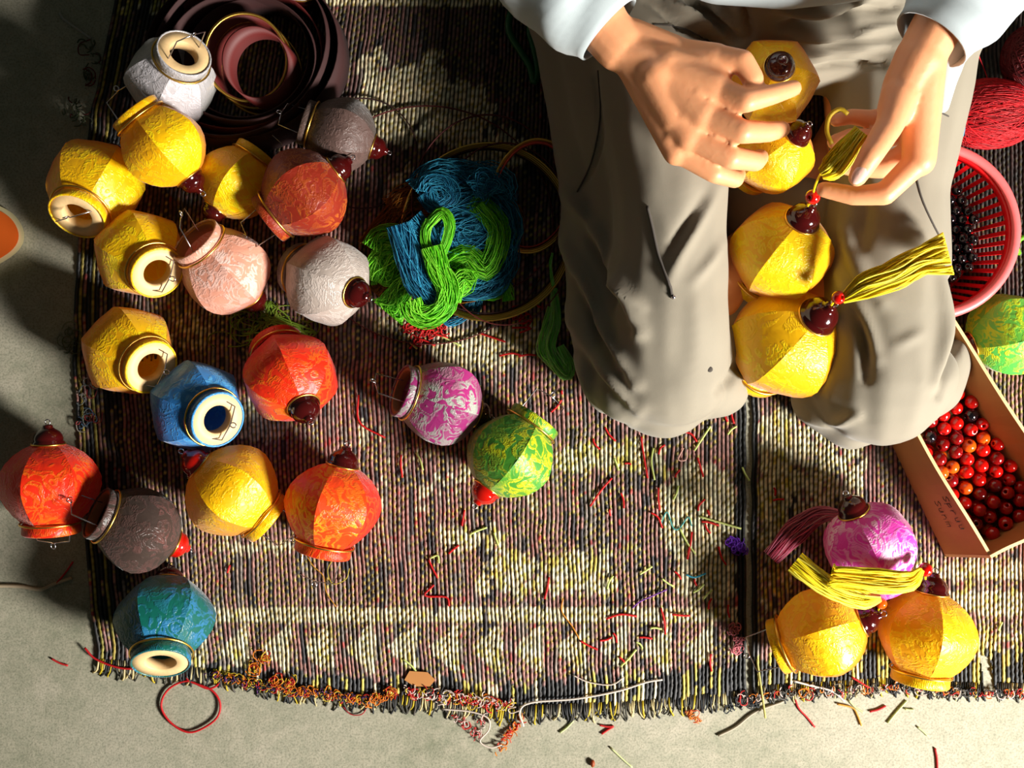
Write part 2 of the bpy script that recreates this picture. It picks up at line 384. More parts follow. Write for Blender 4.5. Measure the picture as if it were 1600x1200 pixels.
    for x in xs:
        if flip and abs(x - 1546) < 10: continue
        if flip and x > 1650: break
        y = float(np.interp(x, *BX)); L = rnd.uniform(6, 20); dx = rnd.uniform(-7, 7)
        cc = rnd.choice([(52, 52, 54), (40, 44, 48), (92, 86, 78), (72, 70, 60), (206, 182, 40), (216, 200, 150)])
        pts = [P(x, y - 12, .003), P(x + dx * .3, y + L * .3, .0045), P(x + dx, y + L * .8, .002), P(x + dx * 1.3 + rnd.uniform(-3, 3), y + L, .0012)]
        f.tube(crom(pts, 6), rnd.uniform(.0008, .0013), 4, col=lin(cc))
    o = f.build('fringe', M_thread, root, color=True); o['kind'] = 'stuff'
    return root
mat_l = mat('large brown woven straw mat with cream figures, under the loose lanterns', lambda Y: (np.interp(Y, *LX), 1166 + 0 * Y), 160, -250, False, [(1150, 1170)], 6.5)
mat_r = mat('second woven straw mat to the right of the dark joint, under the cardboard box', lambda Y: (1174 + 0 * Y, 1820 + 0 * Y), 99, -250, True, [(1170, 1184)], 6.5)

# ------------------------------------------------------------------ lanterns
PROF = [(.53, .80), (.60, .74), (.71, .63), (.83, .46), (.93, .27), (.985, .08), (.985, -.08), (.93, -.26), (.82, -.44), (.66, -.60), (.48, -.72), (.32, -.79)]
def panel_mesh(fk):
    b = MB(); n = 8; vs = []; fs = []
    for j, (r, z) in enumerate(PROF):
        for k in range(n + 1):
            a = (k / n - .5) * PI / 3
            ch = r * math.cos(PI / 6) / math.cos(a)
            w_ = .66
            rr = ch * w_ + r * (1 - w_) * (1 - .03 * math.cos(3 * a))
            crk = .006 * math.sin(k * 5.1 + j * 2.3)
            vs.append(((rr + crk) * math.cos(a), (rr + crk) * math.sin(a), z))
    for j in range(len(PROF) - 1):
        for k in range(n): fs.append((j * (n + 1) + k, (j + 1) * (n + 1) + k, (j + 1) * (n + 1) + k + 1, j * (n + 1) + k + 1))
    b.add(vs, fs); return b.mesh('fabric_panel', F[fk])
def protos(fk, thin, fin):
    """meshes of one kind of lantern, in units of its widest radius, +Z towards the collar"""
    d = {}; d['panel'] = panel_mesh(fk)
    ri = .46 if thin else .29
    b = MB(); b.lathe([(.53, .79), (.565, .82), (.575, 1.0), (.56, 1.02), (.535, 1.02), (.53, .99)], 30); d['collar'] = b.mesh('collar', F[fk])
    b = MB()
    if thin: b.lathe([(.534, .985), (ri + .035, .985), (ri, .97), (ri, .80), (ri - .0, .78), (.53, .78)], 30); d['wooden_ring'] = b.mesh('wooden_ring', M_inner)
    else: b.lathe([(.534, .99), (.53, 1.0), (ri + .02, 1.0), (ri, .98), (ri, .76), (.53, .76)], 30); d['wooden_ring'] = b.mesh('wooden_ring', M_wood)
    b = MB(); b.lathe([(.60 + .022 * math.cos(a), .80 + .022 * math.sin(a)) for a in np.linspace(0, 2 * PI, 9)[:-1]], 36, close=True); d['gold_trim'] = b.mesh('gold_trim', M_gold)
    b = MB(); b.lathe([(.0, -.765), (.31, -.77), (.32, -.84), (.285, -.865), (.29, -.92), (.275, -.98), (.225, -1.05), (.14, -1.11), (.095, -1.14), (.10, -1.17), (.06, -1.20), (0, -1.205)], 24); d['finial'] = b.mesh('finial', fin)
    b = MB(); b.lathe([(.325 + .018 * math.cos(a), -.80 + .018 * math.sin(a)) for a in np.linspace(0, 2 * PI, 9)[:-1]], 28, close=True); d['finial_trim'] = b.mesh('finial_trim', M_gold)
    b = MB(); b.tube([(.055 * math.cos(a), 0, -1.245 + .055 * math.sin(a)) for a in np.linspace(0, 2 * PI, 15)[:-1]], .012, 5, closed=True); d['eye_loop'] = b.mesh('eye_loop', M_wire)
    for L in (.55, .2):
        b = MB(); w_ = .40
        q = [(-w_ - .02, 0, .9), (-w_, 0, 1.0), (-w_ + .04, 0, 1.0 + L), (-.05, .0, 1.04 + L)] + [(.05 * math.sin(a), .03, 1.10 + L + -.06 * math.cos(a)) for a in np.linspace(0, 2 * PI, 12)] + [(.05, 0, 1.04 + L), (w_ - .04, 0, 1.0 + L), (w_, 0, 1.0), (w_ + .02, 0, .9)]
        b.tube(q, .0135, 5); d['hanger_wire%d' % (L > .4)] = b.mesh('hanger_wire', M_wire)
    return d
PR = {}
def lantern(cx, cy, z, Rp, az, elv, fk, label, thin=False, fin='m', wire=1, tilt=0, roll=0, group='small silk lanterns'):
    key = (fk, thin, fin)
    if key not in PR: PR[key] = protos(fk, thin, M_fin if fin == 'm' else M_fin2)
    d = PR[key]
    c_ = P(cx, cy, z); wv = (Vector((0, 0, H)) - c_).normalized()
    ex = (Vector((1, 0, 0)) - wv * wv.x).normalized(); ey = wv.cross(ex)
    a, e = math.radians(az), math.radians(elv)
    ax = (ex * math.cos(a) + ey * math.sin(a)) * math.cos(e) + wv * math.sin(e)
    q = ax.to_track_quat('Z', 'Y'); R = Rp * sc(z)
    M = Matrix.Translation(c_) @ q.to_matrix().to_4x4() @ Matrix.Rotation(math.radians(roll), 4, 'Z') @ Matrix.Scale(R, 4)
    root = empty('silk_lantern', (0, 0, 0), label, 'lantern', group); root.matrix_basis = M
    def ch(name, me, mat4=None):
        o = bpy.data.objects.new(name, me); C.objects.link(o); o.parent = root
        if mat4 is not None: o.matrix_basis = mat4
        return o
    for k in range(6): ch('fabric_panel', d['panel'], Matrix.Rotation(k * PI / 3, 4, 'Z'))
    cl = ch('collar', d['collar']); ch('wooden_ring', d['wooden_ring']); ch('gold_trim', d['gold_trim'])
    ch('finial', d['finial']); ch('finial_trim', d['finial_trim']); ch('eye_loop', d['eye_loop'])
    if wire:
        me = d['hanger_wire1' if wire == 1 else 'hanger_wire0']
        Mt = Matrix.Translation((0, 0, .97)) @ Matrix.Rotation(math.radians(tilt), 4, 'X') @ Matrix.Translation((0, 0, -.97))
        ch('hanger_wire', me, Mt)
    return M
L_ = lantern
M1 = L_(268, 128, .052, 73, 63, 50, 'white', 'silvery white silk lantern at top left, opening upward beside the maroon coils', wire=1, tilt=0, roll=90)
L_(258, 232, .100, 71, 127, -6, 'yellow', 'yellow silk lantern resting on top of the others, just below the silvery white one', wire=1, tilt=20)
L_(150, 287, .055, 77, 238, 42, 'yellow', 'yellow silk lantern farthest left, white ring facing down left beside bare concrete', wire=2, tilt=-30, roll=30)
L_(218, 396, .060, 73, 310, 58, 'yellow', 'yellow silk lantern between the leftmost yellow one and the salmon pink one, ring up', wire=2, tilt=60, roll=20)
L_(200, 548, .050, 75, 323, 56, 'yellow', 'yellow silk lantern directly above left of the blue lantern, brown hole showing', wire=2, tilt=50, roll=10)
L_(306, 635, .054, 76, 328, 60, 'blue', 'bright blue silk lantern with pale wooden ring facing up', wire=2, tilt=60, roll=0)
L_(366, 288, .050, 62, 52, -8, 'yellow', 'shaded yellow silk lantern between the raised yellow one and the rust red one', wire=1)
L_(478, 300, .078, 73, 216, -6, 'rust', 'dark rust orange silk lantern lying in the shade, collar pointing down left', wire=1, roll=20)
L_(535, 212, .050, 62, 160, -4, 'mauve', 'dull grey mauve silk lantern in deep shade under the maroon coils', wire=1, roll=30)
L_(354, 425, .058, 74, 133, 24, 'pink', 'salmon pink silk lantern with wide opening toward the upper left', thin=True, wire=1, roll=70, tilt=-14)
L_(514, 440, .055, 74, 157, -44, 'pearl', 'pearly white silk lantern with maroon finial facing up, beside the blue and green yarn', wire=0)
L_(455, 592, .055, 78, 114, -42, 'orange', 'orange red silk lantern to the right of the blue one, finial facing up', wire=0, roll=15)
L_(692, 630, .055, 72, 163, 20, 'purple', 'magenta and silver grey silk lantern with wide opening to the left', thin=True, wire=1, roll=60)
L_(795, 715, .055, 74, 55, -6, 'green', 'green and yellow shot silk lantern in the middle of the mat', fin='r', wire=1, roll=8)
L_(78, 755, .056, 77, 274, -8, 'orange', 'red orange silk lantern at the left edge standing partly off the mat', wire=2, tilt=10, roll=10)
L_(219, 828, .056, 72, 158, 18, 'brown', 'dark brown silk lantern with opening to the left and white wire hanger', thin=True, fin='r', wire=1, roll=70)
L_(360, 765, .058, 77, 322, -8, 'yellow', 'yellow silk lantern between the blue one and the lower orange one, red finial', fin='r', wire=1, roll=20)
L_(521, 788, .056, 78, 258, -10, 'orange', 'orange red silk lantern at lower centre left with dark finial pointing up', wire=1, roll=10)
L_(258, 965, .050, 78, 268, 30, 'teal', 'dark teal blue silk lantern at the lower left corner of the mat', wire=0, roll=12)
# chain of yellow lanterns on the lap
G2 = 'yellow lanterns strung between the knees'
L_(1208, 128, .205, 72, 250, -66, 'yellow', 'yellow lantern highest in the lap, black finial facing up beside the working hand', wire=0, group=G2)
L_(1210, 238, .150, 68, 220, -40, 'yellow', 'yellow lantern half hidden under the working hand', wire=0, group=G2)
L_(1222, 392, .125, 84, 238, -38, 'yellow', 'yellow lantern between the thighs with a red bead above its finial', wire=0, roll=20, group=G2)
L_(1230, 532, .098, 96, 219, -44, 'yellow', 'yellow lantern between the knees, the one with a loose yellow tassel', wire=0, roll=0, group=G2)
# lower right cluster
L_(1358, 850, .060, 76, 292, -28, 'magenta', 'magenta and white silk lantern at lower right with pink tassel', wire=0, roll=12)
L_(1287, 988, .056, 77, 197, -8, 'yellow', 'yellow silk lantern at lower right, left of the pair below the pink one', wire=1, roll=20)
L_(1448, 988, .056, 78, 258, -10, 'yellow', 'yellow silk lantern at lower right, right of the pair below the cardboard box', wire=0, roll=4)
L_(1572, 522, .055, 70, 20, -20, 'lime', 'lime green and yellow silk lantern behind the cardboard box at right edge', wire=0, roll=10)
L_(466, -54, .055, 62, 100, 20, 'pearl', 'pale lantern cut by the top edge above the maroon coils', wire=0)

# ------------------------------------------------------------------ threads: tassels, hanks, scraps
def strands(b, path, wid, n, r, cols, z=0.004, wander=.35, ends=0.0, m=16, tk=.5):
    """n threads following a pixel path, spread across wid pixels"""
    base = crom([(q[0], q[1], q[2] if len(q) > 2 else z) for q in path], m)
    d = np.gradient(base[:, :2], axis=0); d /= np.linalg.norm(d, axis=1)[:, None] + 1e-9; nn = np.stack([-d[:, 1], d[:, 0]], 1)
    for i in range(n):
        off = rnd.uniform(-1, 1); h = rnd.uniform(-1, 1) * math.sqrt(max(0, 1 - off * off)); ph = rnd.uniform(0, 6); fq = rnd.uniform(.6, 2.2)
        tt = np.linspace(0, 1, m)
        wd = np.interp(tt, np.linspace(0, 1, len(wid)), wid) if hasattr(wid, '__len__') else wid
        o_ = (off + wander * np.sin(ph + tt * 6 * fq)) * wd / 2
        a = int(rnd.random() * ends * m); e = m - int(rnd.random() * ends * m)
        if e - a < 4: a, e = 0, m
        q = base[:, :2] + nn * o_[:, None]; zz = base[:, 2] + (h * wd / 2 * S0 * tk) + .0
        pts = [P(q[k][0], q[k][1], max(.0035, zz[k])) for k in range(a, e)]
        c_ = rnd.choice(cols); v = rnd.uniform(.8, 1.15)
        b.tube(pts, r * rnd.uniform(.8, 1.2), 3, col=tuple(min(1, x * v) for x in lin(c_)), cap=False)
def bead_mesh(name, m_, hole=.28):
    b = MB(); pr = []
    for i in range(9):
        a = -1.0 * (PI / 2 - hole) + (2 * (PI / 2 - hole)) * i / 8; pr.append((math.cos(a), math.sin(a)))
    b.lathe(pr + [(pr[-1][0] * .9, .7), (pr[0][0] * .9, -.7)], 14, close=True); return b.mesh(name, m_)
BM = {k: bead_mesh('bead', m_) for k, m_ in (('red', M_red), ('dred', M_dred), ('orange', M_orange), ('black', M_black))}
def bead(kind, p, r, label, group, parent=None, name='bead'):
    o = bpy.data.objects.new(name, BM[kind]); C.objects.link(o)
    o.rotation_euler = (rnd.uniform(0, 3), rnd.uniform(0, 3), rnd.uniform(0, 3)); o.scale = (r, r, r); o.location = p
    if parent is not None: o.parent = parent; o.matrix_parent_inverse = parent.matrix_basis.inverted()
    else: tag(o, label, 'bead', group)
    return o
def tassel(label, beadp, path, wid, cols, n=70, bk='red', br=11, knot=None, group='tassels'):
    root = empty('tassel', P(*beadp), label, 'tassel', group); bpy.context.view_layer.update()
    bead(bk, P(*beadp), br * sc(beadp[2]), '', '', root)
    b = MB(); strands(b, path, wid, n, .00105, cols, wander=.14, ends=.06, m=18, tk=.55); o = b.build('strands', M_thread, root, color=True); o['kind'] = 'stuff'
    if knot:
        b = MB(); b.tube(crom(pix(knot), 8), .0012, 5, col=lin(cols[0])); b.build('cord', M_thread, root, color=True)
YC = [(255, 236, 30), (252, 226, 14), (255, 244, 90), (248, 214, 10)]
tassel('yellow tassel with red bead draped over the knee from the front lap lantern', (1310, 465, .185), [(1316, 468, .185), (1350, 448, .2), (1400, 428, .205), (1440, 408, .205), (1482, 396, .20)], [10, 36, 46, 40, 60], YC, 110, knot=[(1299, 477, .17), (1306, 468, .182), (1318, 466, .185)])
tassel('yellow tassel lying across the pink lantern from the right yellow lantern', (1446, 890, .11), [(1440, 890, .115), (1420, 908, .125), (1370, 908, .13), (1310, 902, .13), (1298, 900, .128)], [8, 30, 36, 30, 34], YC, 110, knot=[(1446, 905, .10), (1446, 890, .11), (1438, 889, .115)], group='tassels')
tassel('yellow tassel tucked below the pink lantern from the left yellow lantern', (1377, 943, .085), [(1376, 935, .09), (1350, 938, .10), (1310, 925, .115), (1270, 900, .118), (1242, 878, .112)], [8, 26, 30, 30, 34], YC, 80, bk='orange', br=9, knot=[(1370, 958, .07), (1377, 943, .085), (1374, 934, .09)])
tassel('dusty pink tassel spread on the mat from the pink lantern', (1326, 806, .06), [(1318, 803, .055), (1280, 806, .03), (1245, 830, .018), (1205, 872, .012)], [8, 26, 36, 26], [(236, 120, 150), (226, 96, 130), (248, 160, 180), (214, 110, 140)], 110, knot=[(1332, 812, .06), (1326, 806, .06), (1316, 803, .055)])
# cord, bead and yarn bundle being worked between the hands
bead('red', P(1270, 308, .215), .0075 * 1.0, 'red glossy bead threaded below the fingertips', None)
b = MB(); b.tube(crom(pix([(1262, 322, .19), (1268, 312, .205), (1274, 290, .235), (1282, 272, .27), (1290, 262, .285)]), 14), .0011, 5, col=lin(YC[0]))
tag(b.build('yellow_thread', M_thread, color=True), 'short yellow thread running up from the red bead to the fingers', 'thread')
root = empty('yarn_bundle', P(1312, 240, .29), 'folded yellow yarn bundle pinched between thumb and finger of the still hand', 'yarn')
b = MB(); strands(b, [(1283, 272, .288), (1300, 262, .292), (1325, 232, .295), (1346, 205, .295)], [16, 38, 34, 24], 150, .0008, YC, wander=.1, m=14, tk=.8)
q = b.build('strands', M_thread, root, color=True); q['kind'] = 'stuff'
b = MB(); b.tube(crom(pix([(1300, 225, .26), (1292, 205, .26), (1296, 182, .262), (1312, 170, .265), (1325, 178, .265)]), 14), .0022, 5, col=lin((190, 160, 20))); b.build('loose_loop', M_thread, root, color=True)

def hank(name, label, cat, parts, cols, r=.0007, group=None, wander=.28):
    b = MB()
    for (path, wid, n, z) in parts: strands(b, path, wid, int(n * 1.7), r * .72, cols, z=z, wander=wander, m=24)
    o = b.build(name, M_thread, color=True); o['kind'] = 'stuff'; return tag(o, label, cat, group)
BL = [(50, 160, 200), (34, 130, 170), (76, 190, 222), (26, 104, 146)]; LG = [(140, 240, 40), (110, 214, 30), (166, 250, 70), (90, 190, 20)]
hank('orange_yarn', 'dull orange yarn bundle underneath the blue and green hanks', 'yarn', [
    ([(590, 400), (620, 360), (650, 330), (700, 340), (720, 380), (680, 420), (610, 430), (590, 400)], 60, 120, .012), ([(600, 470), (640, 440), (740, 440), (790, 350), (770, 330)], 50, 70, .012), ([(610, 330), (650, 305), (680, 330)], 40, 50, .012)], [(170, 100, 20), (190, 120, 20), (140, 84, 16)], .0007, 'yarn hanks')
hank('green_yarn', 'bright lime green yarn hank twisted through the blue one', 'yarn', [
    ([(670, 350), (690, 332), (703, 352), (690, 395), (668, 388), (664, 362), (672, 345)], 13, 46, .055),
    ([(675, 385), (685, 420), (700, 450), (696, 480), (670, 496), (648, 488), (640, 470)], 26, 80, .058),
    ([(586, 392), (600, 374), (628, 376), (640, 395), (610, 400), (592, 420), (586, 440)], 34, 60, .026), ([(590, 400), (600, 430), (615, 425), (620, 395), (600, 385)], 24, 46, .026),
    ([(650, 430), (630, 450), (612, 478), (604, 488)], [18, 30, 46], 90, .026), ([(586, 392), (582, 420), (586, 445)], 8, 14, .02),
    ([(700, 460), (730, 440), (700, 420), (730, 400), (760, 420), (780, 360), (750, 318)], 26, 60, .044), ([(742, 456), (770, 462), (790, 448), (795, 470)], 14, 40, .03),
    ([(735, 330), (750, 315), (766, 330), (755, 345)], 16, 40, .042), ([(790, 400), (795, 370), (786, 350), (770, 360)], 22, 40, .03), ([(706, 470), (712, 450), (725, 432), (742, 440)], 20, 50, .055)], LG, .0008, 'yarn hanks', .45)
hank('blue_yarn', 'large tangled blue yarn hank lying on the mat beside the hoops', 'yarn', [
    ([(625, 350), (640, 400), (655, 440), (680, 470), (692, 460), (680, 420), (660, 370), (640, 345)], 28, 130, .050),
    ([(660, 310), (690, 285), (740, 290), (770, 290), (770, 310)], 46, 120, .034), ([(665, 300), (670, 285), (695, 285), (705, 310), (680, 318), (665, 300)], 20, 70, .042),
    ([(700, 330), (760, 330), (770, 370), (720, 380), (705, 360), (750, 350)], 54, 200, .036), ([(700, 390), (760, 380), (770, 410), (740, 430), (705, 410)], 50, 180, .034),
    ([(715, 410), (735, 440), (770, 440), (775, 400)], 30, 80, .034), ([(742, 300), (760, 285), (765, 305)], 30, 60, .05),
    ([(745, 445), (738, 470), (730, 485), (740, 488), (750, 460)], 10, 16, .012), ([(692, 470), (696, 500), (705, 505), (735, 490)], 8, 16, .010), ([(770, 440), (790, 445), (800, 440)], 8, 12, .014)], BL, .0007, 'yarn hanks', .7)
hank('neon_green_tassel', 'neon green yarn hank hanging beside the shaded knee', 'yarn', [
    ([(866, 450), (868, 500), (858, 545), (884, 586), (890, 570), (876, 540)], [8, 16, 20, 16, 10], 34, .012), ([(862, 480), (850, 520), (846, 550), (864, 570), (880, 588)], 14, 14, .01), ([(863, 395), (860, 420), (866, 455)], 4, 8, .03)], [(180, 255, 130), (150, 250, 100), (200, 255, 160)], .0008, 'yarn hanks')
b = MB()
for i in range(34):
    cx, cy = rnd.gauss(408, 32), rnd.gauss(505, 18); a0 = rnd.uniform(0, 6); rx, ry = rnd.uniform(12, 38), rnd.uniform(10, 26)
    pts = [P(cx + rx * math.cos(a0 + t_), cy + ry * math.sin(a0 + t_ * 1.0) + t_ * 2, .006 + .004 * math.sin(t_ * 2 + i)) for t_ in np.linspace(0, rnd.uniform(2.5, 6), 16)]
    b.tube(pts, .0008, 4, col=tuple(v * rnd.uniform(.7, 1.1) for v in lin((150, 176, 50))))
for i in range(14): b.tube(crom(pix([(415 + rnd.uniform(-8, 8), 470), (430 + rnd.uniform(-25, 30), 495), (450 + rnd.uniform(-60, 40), 515), (470 + rnd.uniform(-90, 30), 530 + rnd.uniform(-14, 6))], .009), 10), .0009, 4, col=lin((158, 196, 66)))
o = b.build('olive_green_thread', M_thread, color=True); o['kind'] = 'stuff'; tag(o, 'curly pile of olive green thread below the salmon pink lantern', 'thread')

# scraps ---------------------------------------------------------
def scrap(pts, col, label, group, z=.0062, r=.0012, name='thread_scrap', cat='thread'):
    fl = name != 'thread_scrap' or 'floor' in group
    pts = [(q[0] + (0), q[1]) for q in pts]
    if len(pts) == 2:
        mx_, my_ = (pts[0][0] + pts[1][0]) / 2 + rnd.uniform(-2, 2), (pts[0][1] + pts[1][1]) / 2 + rnd.uniform(-2, 2); pts = [pts[0], (mx_, my_), pts[1]]
    sh, wh = near(pts); label = label.replace('short ', '').replace('long ', ''); label = sh + ' ' + label.split(' lying')[0].split(' hanging')[0] + ' ' + wh
    b = MB(); b.tube(crom(pix(pts, z), 7 + 3 * (len(pts) - 2)), r, 5, col=lin(col))
    return tag(b.build(name, M_thread, color=True), label, cat, group)
LM = [((268, 128), 'the silvery lantern'), ((220, 396), 'the upper yellow lanterns'), ((354, 425), 'the salmon lantern'), ((514, 440), 'the pearly lantern'), ((455, 592), 'the upper orange lantern'), ((692, 630), 'the magenta lantern'), ((795, 715), 'the green lantern'), ((521, 788), 'the lower orange lantern'), ((258, 965), 'the teal lantern'), ((1010, 640), 'the shaded knee'), ((1090, 800), 'the cream figure'), ((1152, 852), 'the purple tuft'), ((1358, 850), 'the pink lantern'), ((1287, 988), 'the left of the yellow pair'), ((1448, 988), 'the right of the yellow pair'), ((800, 1130), 'the hem tangle'), ((1000, 960), 'the pale hem band'), ((700, 400), 'the blue yarn'), ((1165, 1000), 'the pink tuft'), ((306, 1100), 'the red loop'), ((840, 470), 'the gold hoops'), ((860, 920), 'the yellowish mat figure')]
USED = {}
def near(pts):
    x, y = sum(q[0] for q in pts) / len(pts), sum(q[1] for q in pts) / len(pts)
    L = math.dist(pts[0], pts[-1]); ang = math.degrees(math.atan2(-(pts[-1][1] - pts[0][1]), pts[-1][0] - pts[0][0])) % 180
    sh = ('tiny' if L < 14 else 'short' if L < 34 else 'long') + ' ' + ('level' if ang < 22 or ang > 158 else 'upright' if 68 < ang < 112 else 'slanting')
    (cx, cy), nm = min(LM, key=lambda k: math.dist(k[0], (x, y))); dx, dy = x - cx, y - cy
    dr = ('close beside ' if math.hypot(dx, dy) < 30 else 'right of ' if dx > abs(dy) else 'left of ' if -dx > abs(dy) else 'below ' if dy > 0 else 'above ')
    return sh, dr + nm
RS = """861,644 877,625|878,610 879,616|945,667 962,689|927,685 929,693 937,702|1002,682 1004,700 1012,747|1029,710 1032,700 1039,695|922,791 940,765 956,747|970,770 974,780 975,794|953,796 954,806|1029,762 1031,797|1017,801 1028,808 1035,825|726,797 722,822|701,865 717,852|976,724 986,726|858,902 855,920 851,936|947,967 970,960 995,963|1033,950 1038,970 1040,991|1050,960 1078,962|937,1001 956,996|958,989 964,1004|906,1001 920,1009 934,1015|999,996 1019,998|1078,853 1074,874|1054,893 1064,905|1111,1022 1112,1049|1090,715 1099,745|1055,746 1062,734|1091,798 1092,790 1101,780|1105,797 1108,805|1096,815 1123,821|1102,819 1110,833|1123,854 1127,870 1135,883|1081,831 1079,850 1074,874|1208,782 1225,780|1209,762 1211,775|560,617 562,660 602,684|627,711 629,746|670,875 684,903|678,914 664,931 697,933 702,947|355,895 359,883|1069,675 1080,678 1089,690|1142,630 1147,662|1134,645 1137,659|810,557 837,555|780,556 800,552 818,556|812,520 830,512 800,512|800,480 830,474 845,480|625,510 665,518 700,528|630,520 660,505 690,515|640,545 655,530 680,540|748,520 790,534|1086,905 1088,915|1112,935 1107,952|1138,945 1140,965|968,1027 976,1035|1331,1058 1344,1066 1358,1075"""
for ln in RS.split('|'): scrap([tuple(map(float, q.split(','))) for q in ln.split()], (214, 24, 26), 'short red thread scrap lying loose on the woven mat', 'red thread scraps on the mat')
GS = """1085,704 1098,684 1110,666|1137,679 1151,666|1160,730 1171,751|1052,781 1060,759|1093,807 1120,815 1158,826|1062,825 1087,866|1000,897 1019,885|1034,904 1052,916|1083,926 1100,913|1099,936 1113,922|734,835 761,824|772,832 779,852|1021,700 1018,722 1023,750|960,716 967,735|650,707 661,735|949,920 958,900|970,1041 994,1015|994,1003 1004,1013|1016,982 1034,983|672,872 684,868 686,880|690,525 720,540|456,520 480,508|630,1030 655,1055|640,535 652,545|1560,985 1566,972"""
for ln in GS.split('|'): scrap([tuple(map(float, q.split(','))) for q in ln.split()], (214, 226, 140), 'pale green straw scrap lying loose on the woven mat', 'pale green scraps on the mat')
for ln in "875,1145 896,1126|954,1168 975,1188 988,1199|1326,1094 1350,1114|1387,1130 1417,1095|1434,1136 1450,1150|1414,1108 1428,1109".split('|'): scrap([tuple(map(float, q.split(','))) for q in ln.split()], (206, 212, 160), 'pale straw scrap lying on the concrete floor below the mats', 'pale scraps on the floor', z=.0015)
for ln in "937,1133 959,1135|940,1147 959,1135|1359,1112 1372,1109 1384,1103|1461,1169 1464,1185 1465,1205|80,1029 106,1040".split('|'): scrap([tuple(map(float, q.split(','))) for q in ln.split()], (206, 40, 40), 'short red thread scrap lying on the concrete floor', 'red thread scraps on the floor', z=.0015)
scrap([(1240, 1072), (1246, 1103), (1262, 1122), (1273, 1136)], (206, 40, 40), 'long red thread end hanging from the hem below the lower right lanterns', 'floor single red threads', z=.0018)
def single(name, pts, col, label, z=.0062, r=.0011, cat='thread'):
    b = MB(); b.tube(crom(pix(pts, z), 6 * len(pts)), r, 5, col=lin(col)); tag(b.build(name, M_thread, color=True), label, cat)
single('teal_thread', [(1032, 820), (1042, 800), (1052, 825), (1062, 825), (1075, 808), (1081, 822)], (80, 170, 168), 'wavy teal thread on the cream figure of the mat', r=.0008)
single('turquoise_thread', [(1072, 898), (1085, 902), (1103, 896)], (60, 170, 200), 'short turquoise thread near the dark joint of the mats')
single('purple_thread', [(988, 950), (1000, 940), (1022, 930), (1042, 921)], (120, 60, 160), 'thin purple thread above the pale hem band', r=.0008)
single('orange_thread', [(880, 935), (878, 955), (895, 980), (905, 998)], (220, 150, 40), 'curved orange thread crossing the pale hem band', r=.0008)
single('ochre_thread', [(480, 870), (490, 885), (505, 900), (510, 925), (525, 948)], (206, 150, 40), 'ochre thread curling below the lower orange lantern', r=.0006)
single('olive_thread', [(525, 868), (512, 890), (520, 912), (540, 905), (546, 888)], (190, 170, 50), 'olive thread loop right of the ochre thread', r=.0006)
single('pink_loop_thread', [(1068, 700), (1060, 718), (1072, 718), (1074, 702)], (236, 190, 180), 'pale pink thread loop below the shaded knee', r=.0008)
single('long_white_thread', [(818, 1135), (812, 1112), (830, 1098), (900, 1092), (965, 1080), (1010, 1066), (1035, 1062)], (226, 216, 206), 'long white thread lying along the mat hem', z=.007, r=.0012)
single('thin_white_thread', [(895, 1055), (920, 1066), (955, 1070), (975, 1058)], (220, 208, 196), 'thin white thread arc above the long white one', z=.0065, r=.0008)
single('grey_twine', [(1122, 1150), (1150, 1136), (1180, 1113), (1225, 1096)], (190, 180, 160), 'split grey twine on the floor below the joint of the mats', z=.002, r=.0013)
single('pale_twine', [(-20, 915), (30, 916), (62, 921), (85, 912), (112, 903)], (206, 186, 156), 'pale twisted twine on the concrete at the left edge', z=.002, r=.0022)
single('red_twine_end', [(88, 912), (102, 895), (114, 878)], (206, 30, 30), 'red thread end beside the pale twisted twine', z=.003)
single('red_loop_thread', [(290, 1052), (296, 1064), (330, 1078), (344, 1100), (336, 1125), (300, 1144), (270, 1132), (252, 1105), (262, 1078), (292, 1064), (325, 1076), (343, 1066), (335, 1054)], (206, 24, 30), 'large red thread loop on the concrete below the teal lantern', z=.003, r=.0013)
single('red_hem_thread', [(132, 1012), (150, 1030), (190, 1044), (232, 1043)], (200, 24, 30), 'red thread along the mat corner left of the teal lantern', z=.006, r=.0013)
single('thin_red_arc', [(536, 1104), (548, 1116), (565, 1116), (574, 1104)], (180, 40, 44), 'small red thread arc below the hem', z=.002, r=.0007)
single('white_hem_thread', [(1240, 1064), (1270, 1072), (1300, 1080), (1320, 1096)], (230, 224, 216), 'white thread along the hem below the yellow pair', z=.006, r=.0013)
single('ochre_hem_thread', [(1308, 1100), (1332, 1106), (1340, 1118), (1346, 1134)], (214, 160, 60), 'ochre thread end on the floor below the yellow pair', z=.002, r=.0011)
single('silver_wire', [(93, 20), (100, 30), (122, 46), (142, 60)], (190, 186, 180), 'stiff pale wire on the concrete at the top left', z=.004, r=.0014, cat='wire')
single('thin_gold_stalk', [(1183, 1030), (1190, 1080), (1196, 1122)], (200, 190, 110), 'thin pale stalk hanging over the hem at the joint', z=.007, r=.0013)
